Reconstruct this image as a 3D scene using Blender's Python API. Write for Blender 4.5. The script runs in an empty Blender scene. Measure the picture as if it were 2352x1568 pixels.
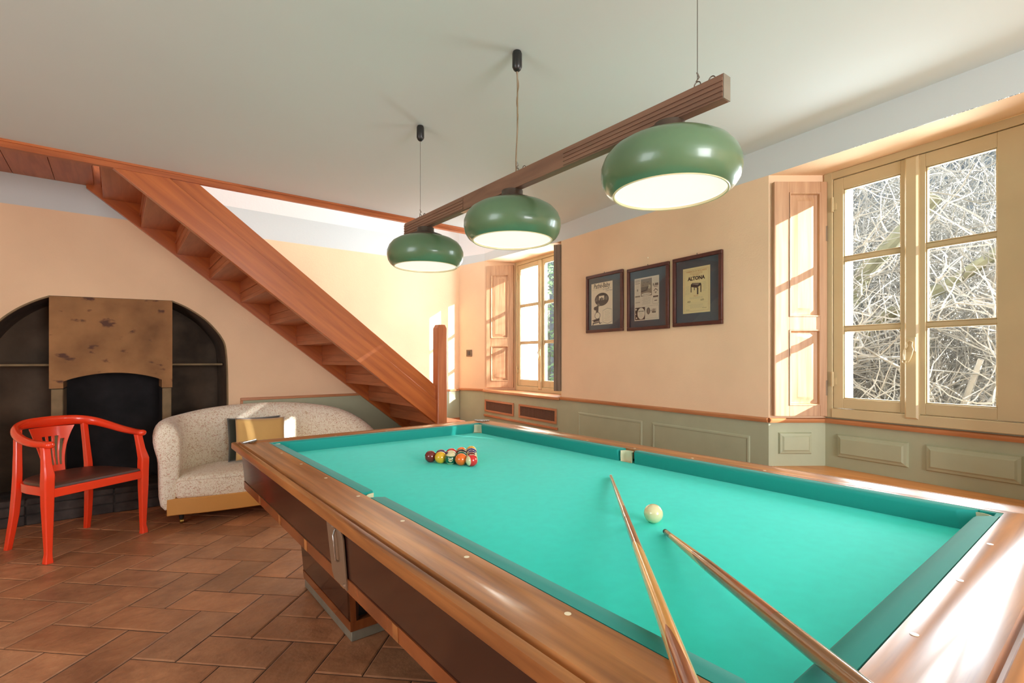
import bpy, bmesh, math, random
from mathutils import Vector, Matrix
S = bpy.context.scene
COL = S.collection
PI = math.pi

# ------------------------------------------------------------------ camera, world, sun, exposure
cam = bpy.data.cameras.new('camera'); cam_o = bpy.data.objects.new('camera', cam); COL.objects.link(cam_o)
cam.sensor_width = 36.0; cam.lens = 36.0*1149.5/2352; cam.shift_y = 42.9/2352
cam.clip_start = 0.02; cam.clip_end = 200
cam_o.location = (0, 0, 1.27)
cam_o.rotation_euler = (PI/2, 0, -0.66912)
S.camera = cam_o
S.view_settings.view_transform = 'Standard'; S.view_settings.look = 'None'
S.view_settings.gamma = 1.0; S.view_settings.use_curve_mapping = False
S.view_settings.exposure = 0.5
S.cycles.max_bounces = 10; S.cycles.diffuse_bounces = 6; S.cycles.glossy_bounces = 4
S.cycles.transparent_max_bounces = 12; S.cycles.transmission_bounces = 6
S.cycles.caustics_reflective = False; S.cycles.caustics_refractive = False
S.cycles.sample_clamp_indirect = 6.0
try:
    S.cycles.use_denoising = True
except Exception: pass

w = bpy.data.worlds.new('sky'); S.world = w; w.use_nodes = True
bg = w.node_tree.nodes['Background']; bg.inputs[0].default_value = (0.88, 0.94, 1.0, 1); bg.inputs[1].default_value = 1.3

sun = bpy.data.lights.new('sun', 'SUN'); sun.energy = 15.0; sun.angle = math.radians(0.6); sun.color = (1.0, 0.98, 0.94)
sun_o = bpy.data.objects.new('sun', sun); COL.objects.link(sun_o)
sun_o.rotation_euler = Vector((-0.40, 0.917, -0.317)).to_track_quat('-Z', 'Y').to_euler()

def area_light(name, loc, direction, sx, sy, power, color=(1, 1, 1)):
    l = bpy.data.lights.new(name, 'AREA'); l.shape = 'RECTANGLE'; l.size = sx; l.size_y = sy; l.energy = power; l.color = color
    o = bpy.data.objects.new(name, l); COL.objects.link(o); o.location = loc
    o.rotation_euler = Vector(direction).to_track_quat('-Z', 'Z').to_euler()
    return o
# sky light through the two windows in view, then three added fill lights
area_light('window_daylight_near', (3.95, 0.62, 1.70), (-1, 0.20, -0.15), 0.95, 1.4, 56, (0.86, 0.94, 1.0))
area_light('window_daylight_far', (4.25, 3.75, 1.65), (-1, 0.25, 0.0), 1.0, 1.4, 140, (0.88, 0.95, 1.0))
area_light('rear_fill_light', (1.2, -3.25, 1.5), (0.15, 1, 0.10), 1.7, 1.7, 130, (0.94, 0.96, 1.0))  # fill light added behind the camera to brighten the room
area_light('side_fill_light', (-2.95, 0.9, 1.35), (1, 0.35, -0.15), 2.0, 1.4, 34, (0.92, 0.96, 1.0))  # fill light added on the left for the sofa and chair area
area_light('stairwell_fill_light', (1.6, 4.75, 4.3), (0, 0, -1), 3.4, 1.0, 5, (0.80, 0.86, 1.0))  # area light added at the shaft top to brighten the stairwell wall

# ------------------------------------------------------------------ materials
def new_mat(name):
    m = bpy.data.materials.new(name); m.use_nodes = True
    return m, m.node_tree, m.node_tree.nodes['Principled BSDF']
def lin(c): return tuple(((x/255)/12.92 if x/255 <= .04045 else ((x/255+.055)/1.055)**2.4) for x in c)
def setp(b, **k):
    names = dict(rough='Roughness', metal='Metallic', coat='Coat Weight', coatr='Coat Roughness', spec='Specular IOR Level',
                 sheen='Sheen Weight', trans='Transmission Weight', ior='IOR', emis='Emission Strength', sheenr='Sheen Roughness')
    for a, v in k.items(): b.inputs[names[a]].default_value = v
def plain(name, rgb, rough=.5, noise=0.0, nscale=6.0, bump=0.0, bscale=60.0, **k):
    m, nt, b = new_mat(name); c = lin(rgb)
    setp(b, rough=rough, **k)
    b.inputs['Base Color'].default_value = (*c, 1)
    N = nt.nodes; L = nt.links
    tc = N.new('ShaderNodeTexCoord')
    if noise:
        n = N.new('ShaderNodeTexNoise'); n.inputs['Scale'].default_value = nscale; n.inputs['Detail'].default_value = 5
        L.new(tc.outputs['Object'], n.inputs['Vector'])
        r = N.new('ShaderNodeValToRGB')
        r.color_ramp.elements[0].position = .3; r.color_ramp.elements[1].position = .7
        r.color_ramp.elements[0].color = (*[x*(1-noise) for x in c], 1)
        r.color_ramp.elements[1].color = (*[min(1, x*(1+noise)) for x in c], 1)
        L.new(n.outputs['Fac'], r.inputs['Fac']); L.new(r.outputs['Color'], b.inputs['Base Color'])
    if bump:
        n2 = N.new('ShaderNodeTexNoise'); n2.inputs['Scale'].default_value = bscale; n2.inputs['Detail'].default_value = 4
        L.new(tc.outputs['Object'], n2.inputs['Vector'])
        bp = N.new('ShaderNodeBump'); bp.inputs['Strength'].default_value = bump; bp.inputs['Distance'].default_value = .01
        L.new(n2.outputs['Fac'], bp.inputs['Height']); L.new(bp.outputs['Normal'], b.inputs['Normal'])
    return m
def wood(name, c1, c2, grain=(1, 12, 12), rot=(0, 0, 0), scale=2.5, rough=.4, dark=None, planks=None, **k):
    m, nt, b = new_mat(name); setp(b, rough=rough, **k); N = nt.nodes; L = nt.links
    tc = N.new('ShaderNodeTexCoord'); mp = N.new('ShaderNodeMapping')
    mp.inputs['Rotation'].default_value = rot; mp.inputs['Scale'].default_value = grain
    mp0 = N.new('ShaderNodeMapping'); mp0.inputs['Rotation'].default_value = rot
    L.new(tc.outputs['Object'], mp0.inputs['Vector'])
    mp.inputs['Rotation'].default_value = (0, 0, 0)
    L.new(mp0.outputs['Vector'], mp.inputs['Vector'])
    n = N.new('ShaderNodeTexNoise'); n.inputs['Scale'].default_value = scale; n.inputs['Detail'].default_value = 8; n.inputs['Distortion'].default_value = .6
    L.new(mp.outputs['Vector'], n.inputs['Vector'])
    r = N.new('ShaderNodeValToRGB'); e = r.color_ramp.elements
    e[0].position = .32; e[0].color = (*lin(c1), 1); e[1].position = .68; e[1].color = (*lin(c2), 1)
    if dark:
        x = r.color_ramp.elements.new(.22); x.color = (*lin(dark), 1)
    L.new(n.outputs['Fac'], r.inputs['Fac']); L.new(r.outputs['Color'], b.inputs['Base Color'])
    return m

M = {}
M['plaster'] = plain('peach_plaster', (238, 205, 167), .85, noise=.05, nscale=2.0, bump=.12, bscale=90)
M['band'] = plain('grey_blue_band_paint', (206, 212, 210), .8, bump=.05)
M['ceil'] = plain('ceiling_paint', (214, 222, 218), .85, noise=.02, nscale=1.0)
M['white'] = plain('white_plaster', (236, 234, 230), .85, bump=.1)
M['sage'] = plain('sage_green_paint', (168, 172, 142), .55, noise=.04, nscale=8)
M['chairrail'] = wood('chair_rail_wood', (178, 116, 72), (200, 138, 92), (1, 1, 14), scale=3, rough=.35)
M['cream'] = plain('cream_window_paint', (200, 180, 138), .4, noise=.05, nscale=5)
M['shutterwood'] = wood('shutter_wood', (172, 128, 92), (200, 158, 120), (16, 16, 1), scale=2.2, rough=.45)
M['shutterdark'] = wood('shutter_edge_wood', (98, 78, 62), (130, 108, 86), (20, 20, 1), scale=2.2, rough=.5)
M['stair'] = wood('stair_wood', (166, 84, 36), (194, 106, 48), (1, 1, 14), (0, -.662, 0), 1.6, rough=.32, dark=(146, 74, 36), coat=.25, coatr=.25)
M['stairv'] = wood('stair_post_wood', (166, 90, 50), (190, 112, 66), (14, 14, 1), scale=2.2, rough=.35, coat=.2, coatr=.25)
M['stairy'] = wood('stair_tread_wood', (164, 92, 52), (190, 114, 70), (12, 1, 12), scale=2.2, rough=.4)
M['stairx'] = wood('stair_fascia_wood', (158, 80, 38), (196, 110, 58), (1, 12, 12), scale=2.2, rough=.35)
M['rail_y'] = wood('rail_wood_long', (130, 78, 40), (196, 130, 70), (16, .8, 8), scale=2.0, rough=.34, dark=(86, 50, 28), coat=.5, coatr=.17)
M['rail_x'] = wood('rail_wood_short', (130, 78, 40), (196, 130, 70), (.8, 16, 8), scale=2.0, rough=.34, dark=(86, 50, 28), coat=.5, coatr=.17)
M['lacquer'] = wood('dark_lacquer', (44, 22, 18), (58, 30, 22), (4, 1, 8), scale=2.0, rough=.2, coat=.4, coatr=.08)
M['veneer'] = wood('veneer_trim', (112, 58, 28), (150, 84, 42), (6, 1.5, 1), scale=3.0, rough=.2, coat=.5, coatr=.1)
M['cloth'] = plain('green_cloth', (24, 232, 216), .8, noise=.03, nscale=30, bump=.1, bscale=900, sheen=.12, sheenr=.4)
M['cloth_shaded'] = plain('shaded_green_cushion_cloth', (12, 146, 136), .8, bump=.1, bscale=900, sheen=.12, sheenr=.4)  # table cloth darkened, carries the shade on the cushion faces in its colour
M['liner'] = plain('cream_pocket_leather', (214, 205, 172), .55)
M['pearl'] = plain('pearl_inlay', (240, 228, 196), .25)
M['chrome'] = plain('brushed_metal', (190, 188, 184), .28, metal=1.0, bump=.2, bscale=120)
M['steelgrey'] = plain('grey_metal_plate', (150, 130, 108), .38, metal=.5)
M['plinth'] = plain('grey_plinth', (128, 122, 106), .5, noise=.12, nscale=20)
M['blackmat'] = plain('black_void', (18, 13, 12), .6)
M['blackplastic'] = plain('black_plastic', (34, 32, 30), .35)
M['cablem'] = plain('beige_cable', (132, 112, 84), .5)
M['wire'] = plain('steel_wire', (120, 114, 104), .35, metal=.8)
M['beam'] = wood('beam_wood', (120, 88, 68), (146, 110, 86), (10, 1, 10), scale=2.4, rough=.5)
M['enamel'] = plain('green_enamel', (92, 122, 88), .3, noise=.05, nscale=14, coat=.35, coatr=.08)
M['rimcream'] = plain('cream_shade_rim', (238, 216, 172), .3)
M['capbrown'] = plain('shade_cap', (72, 58, 46), .35)
M['red'] = plain('red_lacquer', (250, 66, 30), .25, coat=.5, coatr=.08)
M['brownleather'] = plain('brown_leather', (88, 60, 50), .38, bump=.15, bscale=150)
M['greenpillow'] = plain('dark_green_velvet', (44, 50, 38), .9, sheen=.5)
M['mustard'] = plain('mustard_velvet', (226, 184, 112), .85, noise=.04, sheen=.4)
M['ochre'] = plain('ochre_apron', (216, 154, 78), .5, noise=.06, nscale=4)
M['benchwood'] = wood('window_seat_wood', (204, 130, 66), (232, 164, 96), (8, 1, 8), scale=2.2, rough=.35)
M['picframe'] = wood('picture_frame_wood', (72, 36, 30), (92, 50, 40), (8, 8, 8), scale=3, rough=.35)
M['mat'] = plain('blue_grey_mat_board', (66, 84, 92), .8)
M['paper1'] = plain('aged_paper', (244, 232, 202), .8)
M['paper2'] = plain('greyed_paper', (226, 216, 192), .8)
M['paper3'] = plain('yellowed_paper', (238, 222, 164), .8)
M['ink'] = plain('black_ink', (58, 54, 50), .8)
M['ink2'] = plain('grey_ink', (140, 130, 112), .8)
M['inkmid'] = plain('mid_grey_ink', (110, 104, 94), .8)
M['inkred'] = plain('faded_red_ink', (200, 128, 84), .8)
M['inklt'] = plain('light_ink', (186, 178, 150), .8)
M['tip'] = plain('cue_tip', (206, 190, 170), .7)
M['hearth'] = plain('hearth_ash_stone', (66, 58, 54), .9, noise=.5, nscale=9, bump=.6, bscale=14)
M['soot'] = plain('sooty_brick', (34, 31, 32), .95, noise=.8, nscale=3, bump=.5, bscale=18)
M['nichem'] = plain('smoked_plaster', (86, 70, 56), .95, noise=.5, nscale=3.0, bump=.4, bscale=16)
M['jamb'] = plain('hearth_jamb_stone', (134, 114, 84), .9, noise=.2, nscale=8, bump=.3, bscale=30)
M['grille'] = wood('grille_frame_wood', (170, 108, 70), (196, 132, 90), (1, 1, 6), scale=3, rough=.4)
M['cane'] = plain('cane_mesh', (120, 84, 64), .7)
M['switchm'] = plain('bronze_switch', (112, 92, 72), .4, metal=.4)
M['switchc'] = plain('dark_switch_button', (70, 60, 56), .4)
M['ground'] = plain('garden_ground', (120, 118, 92), .95, noise=.3, nscale=2, bump=.4, bscale=8)
M['hill'] = plain('wooded_hillside', (112, 118, 122), .95, noise=.35, nscale=5, bump=.5, bscale=6)
M['bark'] = plain('pale_bark', (176, 174, 168), .85, noise=.25, nscale=3)
M['bark2'] = plain('mossy_bark', (150, 150, 124), .85, noise=.3, nscale=6)
M['leaf'] = plain('evergreen_leaves', (140, 174, 126), .6, noise=.3, nscale=5)
M['darkfoot'] = plain('dark_foot', (30, 26, 24), .5)
M['brass'] = plain('brass_caster', (180, 140, 70), .3, metal=.9)

def glass_mat(name, tint=(1, 1, 1), refl=1.0):
    m = bpy.data.materials.new(name); m.use_nodes = True; nt = m.node_tree; nt.nodes.clear(); N = nt.nodes; L = nt.links
    o = N.new('ShaderNodeOutputMaterial'); mx = N.new('ShaderNodeMixShader'); t = N.new('ShaderNodeBsdfTransparent'); g = N.new('ShaderNodeBsdfGlossy')
    g.inputs['Roughness'].default_value = .02; t.inputs[0].default_value = (*tint, 1)
    f = N.new('ShaderNodeLayerWeight'); f.inputs[0].default_value = .5
    pw = N.new('ShaderNodeMath'); pw.operation = 'POWER'; pw.inputs[1].default_value = 5; L.new(f.outputs['Facing'], pw.inputs[0])
    mu = N.new('ShaderNodeMath'); mu.operation = 'MULTIPLY_ADD'; mu.inputs[1].default_value = .9*refl; mu.inputs[2].default_value = .035*refl; L.new(pw.outputs[0], mu.inputs[0])
    L.new(mu.outputs[0], mx.inputs[0]); L.new(t.outputs[0], mx.inputs[1]); L.new(g.outputs[0], mx.inputs[2]); L.new(mx.outputs[0], o.inputs[0])
    return m
M['glass'] = glass_mat('window_glass', (.97, .98, .98), .7)
M['picglass'] = glass_mat('picture_glass', (.97, .97, .97), 1.0)

def emit_diffuser():
    m, nt, b = new_mat('opal_diffuser'); b.inputs['Base Color'].default_value = (.86, .84, .80, 1); setp(b, rough=.5)
    b.inputs['Emission Color'].default_value = (1, .93, .86, 1); b.inputs['Emission Strength'].default_value = .52
    return m
M['diffuser'] = emit_diffuser()

def terracotta():
    m, nt, b = new_mat('terracotta_tiles'); setp(b, rough=.45, coat=.2, coatr=.3); N = nt.nodes; L = nt.links
    tc = N.new('ShaderNodeTexCoord'); at = N.new('ShaderNodeAttribute'); at.attribute_name = 'tile'
    n = N.new('ShaderNodeTexNoise'); n.inputs['Scale'].default_value = 3.2; n.inputs['Detail'].default_value = 10; n.inputs['Roughness'].default_value = .72
    L.new(tc.outputs['Object'], n.inputs['Vector'])
    r = N.new('ShaderNodeValToRGB'); e = r.color_ramp.elements
    e[0].position = .3; e[0].color = (*lin((148, 98, 68)), 1); e[1].position = .72; e[1].color = (*lin((204, 144, 102)), 1)
    L.new(n.outputs['Fac'], r.inputs['Fac'])
    mx = N.new('ShaderNodeMix'); mx.data_type = 'RGBA'; mx.blend_type = 'MULTIPLY'; mx.inputs[0].default_value = 1
    L.new(r.outputs['Color'], mx.inputs[6]); L.new(at.outputs['Color'], mx.inputs[7]); L.new(mx.outputs[2], b.inputs['Base Color'])
    n2 = N.new('ShaderNodeTexNoise'); n2.inputs['Scale'].default_value = 14; n2.inputs['Detail'].default_value = 8; L.new(tc.outputs['Object'], n2.inputs['Vector'])
    bp = N.new('ShaderNodeBump'); bp.inputs['Strength'].default_value = .6; bp.inputs['Distance'].default_value = .014
    L.new(n2.outputs['Fac'], bp.inputs['Height']); L.new(bp.outputs['Normal'], b.inputs['Normal'])
    return m
M['tile'] = terracotta()
M['grout'] = plain('dark_grout', (84, 62, 48), .9, noise=.3, nscale=9)

def stone_hood():
    m, nt, b = new_mat('stained_sandstone'); setp(b, rough=.9); N = nt.nodes; L = nt.links
    tc = N.new('ShaderNodeTexCoord')
    n = N.new('ShaderNodeTexNoise'); n.inputs['Scale'].default_value = 3.0; n.inputs['Detail'].default_value = 8; L.new(tc.outputs['Object'], n.inputs['Vector'])
    r = N.new('ShaderNodeValToRGB'); e = r.color_ramp.elements
    e[0].position = .3; e[0].color = (*lin((122, 86, 54)), 1); e[1].position = .7; e[1].color = (*lin((176, 130, 84)), 1)
    L.new(n.outputs['Fac'], r.inputs['Fac'])
    mp = N.new('ShaderNodeMapping'); mp.inputs['Scale'].default_value = (5, 5, 9); mp.inputs['Location'].default_value = (3.1, 0, 1.7); L.new(tc.outputs['Object'], mp.inputs['Vector'])
    n2 = N.new('ShaderNodeTexNoise'); n2.inputs['Scale'].default_value = 1.6; n2.inputs['Detail'].default_value = 6; L.new(mp.outputs['Vector'], n2.inputs['Vector'])
    r2 = N.new('ShaderNodeValToRGB'); f = r2.color_ramp.elements; f[0].position = .60; f[0].color = (0, 0, 0, 1); f[1].position = .68; f[1].color = (1, 1, 1, 1)
    L.new(n2.outputs['Fac'], r2.inputs['Fac'])
    mx = N.new('ShaderNodeMix'); mx.data_type = 'RGBA'; L.new(r2.outputs['Color'], mx.inputs[0]); L.new(r.outputs['Color'], mx.inputs[6]); mx.inputs[7].default_value = (*lin((92, 62, 50)), 1)
    L.new(mx.outputs[2], b.inputs['Base Color'])
    bp = N.new('ShaderNodeBump'); bp.inputs['Strength'].default_value = .5; bp.inputs['Distance'].default_value = .02
    L.new(n2.outputs['Fac'], bp.inputs['Height']); L.new(bp.outputs['Normal'], b.inputs['Normal'])
    return m
M['hood'] = stone_hood()

def floral():
    m, nt, b = new_mat('small_floral_fabric'); setp(b, rough=.85, sheen=.3); N = nt.nodes; L = nt.links
    tc = N.new('ShaderNodeTexCoord')
    def layer(scale, lo, hi, seed):
        mp = N.new('ShaderNodeMapping'); mp.inputs['Location'].default_value = (seed, seed*2, seed); L.new(tc.outputs['Object'], mp.inputs['Vector'])
        n = N.new('ShaderNodeTexNoise'); n.inputs['Scale'].default_value = scale; n.inputs['Detail'].default_value = 2.5; n.inputs['Distortion'].default_value = 1.6
        L.new(mp.outputs['Vector'], n.inputs['Vector'])
        r = N.new('ShaderNodeValToRGB'); r.color_ramp.elements[0].position = lo; r.color_ramp.elements[1].position = hi
        r.color_ramp.elements[0].color = (0, 0, 0, 1); r.color_ramp.elements[1].color = (1, 1, 1, 1)
        L.new(n.outputs['Fac'], r.inputs['Fac']); return r.outputs['Color']
    a = layer(64, .55, .63, 0); c = layer(80, .58, .66, 5.3)
    m1 = N.new('ShaderNodeMix'); m1.data_type = 'RGBA'; L.new(a, m1.inputs[0]); m1.inputs[6].default_value = (*lin((250, 242, 222)), 1); m1.inputs[7].default_value = (*lin((212, 188, 154)), 1)
    m2 = N.new('ShaderNodeMix'); m2.data_type = 'RGBA'; L.new(c, m2.inputs[0]); L.new(m1.outputs[2], m2.inputs[6]); m2.inputs[7].default_value = (*lin((214, 170, 146)), 1)
    L.new(m2.outputs[2], b.inputs['Base Color'])
    return m
M['floral'] = floral()

# ------------------------------------------------------------------ mesh helpers
class MB:
    def __init__(s): s.v = []; s.f = []; s.m = []; s.cur = 0
    def add(s, vs, fs, mi=None):
        b = len(s.v); s.v += [tuple(v) for v in vs]
        for f in fs: s.f.append(tuple(b+i for i in f)); s.m.append(s.cur if mi is None else mi)
    def box(s, x0, x1, y0, y1, z0, z1, mi=None, T=None):
        vs = [(x, y, z) for x in (x0, x1) for y in (y0, y1) for z in (z0, z1)]
        if T: vs = [T(*v) for v in vs]
        s.add(vs, [(0, 1, 3, 2), (4, 6, 7, 5), (0, 4, 5, 1), (2, 3, 7, 6), (0, 2, 6, 4), (1, 5, 7, 3)], mi)
    def quad(s, *p, mi=None): s.add(p, [tuple(range(len(p)))], mi)
    def prism(s, poly, T, h0, h1, mi=None):
        n = len(poly); vs = [T(a, b, h0) for a, b in poly]+[T(a, b, h1) for a, b in poly]
        s.add(vs, [tuple(range(n))[::-1], tuple(range(n, 2*n))]+[(i, (i+1) % n, n+(i+1) % n, n+i) for i in range(n)], mi)
    def loft(s, rings, caps=True, closed=True, mi=None):
        n = len(rings[0]); vs = [p for r in rings for p in r]; fs = []
        for k in range(len(rings)-1):
            for i in range(n if closed else n-1):
                j = (i+1) % n; fs.append((k*n+i, k*n+j, (k+1)*n+j, (k+1)*n+i))
        if caps: fs += [tuple(range(n))[::-1], tuple(range((len(rings)-1)*n, len(rings)*n))]
        s.add(vs, fs, mi)
    def tube(s, path, rad, n=10, rz=None, mi=None, caps=True):
        P = [Vector(p) for p in path]
        if not hasattr(rad, '__len__'): rad = [rad]*len(P)
        if rz is None: rz = rad
        elif not hasattr(rz, '__len__'): rz = [rz]*len(P)
        rings = []; up = Vector((0, 0, 1)); prev = None
        for i, p in enumerate(P):
            t = (P[min(i+1, len(P)-1)]-P[max(i-1, 0)]).normalized()
            if prev is None:
                a = t.cross(up)
                if a.length < .1: a = t.cross(Vector((0, 1, 0)))
            else: a = prev-t*prev.dot(t)
            a.normalize(); prev = a; b = a.cross(t).normalized()
            rings.append([p+a*math.cos(2*PI*k/n)*rad[i]+b*math.sin(2*PI*k/n)*rz[i] for k in range(n)])
        s.loft(rings, caps, True, mi)
    def lathe(s, prof, c=(0, 0, 0), n=40, mi=None, caps=False):
        s.loft([[(c[0]+r*math.cos(2*PI*k/n), c[1]+r*math.sin(2*PI*k/n), c[2]+z) for k in range(n)] for r, z in prof], caps, True, mi)
    def post(s, path, half, mi=None, ch=.25):
        rings = []
        for (x, y, z), h in zip(path, half):
            hx, hy = (h if hasattr(h, '__len__') else (h, h)); q = min(hx, hy)*ch
            rings.append([(x+a, y+b, z) for a, b in ((hx-q, -hy), (hx, -hy+q), (hx, hy-q), (hx-q, hy), (-hx+q, hy), (-hx, hy-q), (-hx, -hy+q), (-hx+q, -hy))])
        s.loft(rings, True, True, mi)
    def loops(s, T, x0, x1, y0, y1, steps, mi=None):
        """nested rectangles: steps = [(inset, height), ...] in the frame T(a, b, h)"""
        rings = [[T(x0+i, y0+i, h), T(x1-i, y0+i, h), T(x1-i, y1-i, h), T(x0+i, y1-i, h)] for i, h in steps]
        n = len(rings); s.add([p for r in rings for p in r],
              [(k*4+i, k*4+(i+1) % 4, (k+1)*4+(i+1) % 4, (k+1)*4+i) for k in range(n-1) for i in range(4)]+[tuple(range((n-1)*4, n*4))], mi)
    def build(s, name, mats, parent=None, smooth=True, angle=35, bevel=0, sub=0, loc=None, rz=0.0, seg=2):
        me = bpy.data.meshes.new(name); me.from_pydata(s.v, [], s.f)
        if not isinstance(mats, (list, tuple)): mats = [mats]
        for m in mats: me.materials.append(M[m] if isinstance(m, str) else m)
        me.polygons.foreach_set('material_index', s.m)
        bm = bmesh.new(); bm.from_mesh(me); bmesh.ops.recalc_face_normals(bm, faces=bm.faces); bm.to_mesh(me); bm.free()
        if smooth:
            me.polygons.foreach_set('use_smooth', [True]*len(me.polygons)); me.set_sharp_from_angle(angle=math.radians(angle))
        o = bpy.data.objects.new(name, me); COL.objects.link(o)
        if parent: o.parent = parent
        if loc is not None: o.location = loc
        o.rotation_euler.z = rz
        if bevel:
            b = o.modifiers.new('bevel', 'BEVEL'); b.width = bevel; b.segments = seg; b.limit_method = 'ANGLE'; b.angle_limit = math.radians(40)
        if sub:
            b = o.modifiers.new('sub', 'SUBSURF'); b.levels = sub; b.render_levels = sub
        return o
def thing(name, label, cat, loc=(0, 0, 0), rz=0.0, group=None):
    o = bpy.data.objects.new(name, None); COL.objects.link(o); o.location = loc; o.rotation_euler.z = rz; o.empty_display_size = .1
    o['label'] = label; o['category'] = cat
    if group: o['group'] = group
    return o
def tag(o, label, cat, group=None, kind=None):
    o['label'] = label; o['category'] = cat
    if group: o['group'] = group
    if kind: o['kind'] = kind
    return o
def struct(o): o['kind'] = 'structure'; return o
def I(a, b, h): return (a, b, h)

def text_mesh(body, size, align='CENTER', bold=0.0, sx=1.0, shear=0.0):
    c = bpy.data.curves.new('t', 'FONT'); c.body = body; c.size = size; c.align_x = align; c.offset = bold; c.shear = shear; c.resolution_u = 3
    o = bpy.data.objects.new('t', c); COL.objects.link(o)
    dg = bpy.context.evaluated_depsgraph_get(); me = bpy.data.meshes.new_from_object(o.evaluated_get(dg))
    vs = [(v.co.x*sx, v.co.y) for v in me.vertices]; fs = [tuple(p.vertices) for p in me.polygons]
    bpy.data.objects.remove(o); bpy.data.curves.remove(c); bpy.data.meshes.remove(me)
    return vs, fs
def add_text(mb, body, size, x, y, T, h, mi=0, **k):
    vs, fs = text_mesh(body, size, **k)
    mb.add([T(x+a, y+b, h) for a, b in vs], fs, mi)

# ------------------------------------------------------------------ frames of the room
WQ = Vector((3.088, 1.408)); DW = Vector((.11498, .99337)); NW = Vector((.99337, -.11498))     # right wall: s along, h into the room
def WR(s, z, h=0.0): p = WQ+DW*s-NW*h; return (p.x, p.y, z)
J = Vector((3.356, 1.196)); D2 = Vector((.1447, .9895)); N2 = Vector((.9895, -.1447))           # near window plane: t measured towards the camera
def W2(t, z, h=0.0): p = J-D2*t-N2*h; return (p.x, p.y, z)
WA = Vector((3.499, 4.959)); C1 = Vector((3.375, 5.34)); WP = Vector((3.324, 3.447))
K1 = Vector((3.744, 4.65)); L1 = Vector((3.625, 3.597)); D1 = (K1-L1).normalized(); N1 = Vector((D1.y, -D1.x))
def W1(t, z, h=0.0): p = K1-D1*t-N1*h; return (p.x, p.y, z)
K2 = Vector((3.219, .259)); NJ = Vector((2.944, .129))
CEIL = 2.56; YB = 5.34; YO = 4.13; SB = 2.455
SILL = .915

# ------------------------------------------------------------------ floor of herringbone terracotta
def floor():
    U = .206; rnd = random.Random(4)
    mb = MB(); cols = []
    mb.box(-3.2, 4.4, -3.5, 5.9, -.05, -.004, 1); cols += [(1, 1, 1)]*6
    c = math.sqrt(.5)
    ox, oy = .193, 3.701
    for i in range(-60, 60):
        for j in range(-60, 60):
            k = (i-j) % 4
            if k not in (0, 3): continue
            if k == 0: a0, a1, b0, b1 = i, i+2, j, j+1
            else: a0, a1, b0, b1 = i, i+1, j, j+2
            ca, cb = (a0+a1)/2*U, (b0+b1)/2*U
            cx, cy = ox+(ca+cb)*c, oy+(-ca+cb)*c
            if not (-3.1 < cx < 3.9 and -3.4 < cy < 5.5): continue
            g = .0022+rnd.random()*.0016
            dz = rnd.uniform(-.0012, .0012)
            def T(a, b, z): return (ox+(a+b)*c, oy+(-a+b)*c, z+dz)
            A0, A1, B0, B1 = a0*U+g, a1*U-g, b0*U+g, b1*U-g
            q = .006
            mb.loft([[T(A0, B0, -.01), T(A1, B0, -.01), T(A1, B1, -.01), T(A0, B1, -.01)],
                     [T(A0, B0, -.003), T(A1, B0, -.003), T(A1, B1, -.003), T(A0, B1, -.003)],
                     [T(A0+q, B0+q, 0), T(A1-q, B0+q, 0), T(A1-q, B1-q, 0), T(A0+q, B1-q, 0)]], True, True, 0)
            s = rnd.uniform(.78, 1.12); h = rnd.uniform(-.06, .06)
            cols += [(min(1.2, s*(1+h)), s, s*(1-h))]*10
    me_o = mb.build('floor', ['tile', 'grout'], smooth=False)
    me = me_o.data; at = me.attributes.new('tile', 'FLOAT_COLOR', 'FACE')
    for p in me.polygons: at.data[p.index].color = (*cols[p.index], 1)
    struct(me_o)
floor()

# ------------------------------------------------------------------ walls
def arch_pts(n=36):
    # niche outline (x,z) on the back wall from right foot over the top to left foot
    R = [(.824, .2), (.826, .9), (.822, 1.2), (.806, 1.40), (.770, 1.49), (.721, 1.56), (.65, 1.64), (.567, 1.705), (.48, 1.758), (.39, 1.797)]
    Lf = [(-.415, 1.778), (-.50, 1.735), (-.60, 1.665), (-.69, 1.575), (-.77, 1.46), (-.83, 1.33), (-.86, 1.18), (-.865, .9), (-.865, .2)]
    def sm(P, m_=4):
        out = [P[0]]; V = [Vector((a, b)) for a, b in P]
        for i in range(len(V)-1):
            p0, p1, p2, p3 = V[max(i-1, 0)], V[i], V[i+1], V[min(i+2, len(V)-1)]
            for k in range(1, m_+1):
                t = k/m_; q = .5*((2*p1)+(-p0+p2)*t+(2*p0-5*p1+4*p2-p3)*t*t+(-p0+3*p1-3*p2+p3)*t**3); out.append((q.x, q.y))
        return out
    R = [R[0]]+sm(R[1:]); Lf = sm(Lf[:-1])+[Lf[-1]]
    return R+Lf
ARCH = arch_pts()

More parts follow.
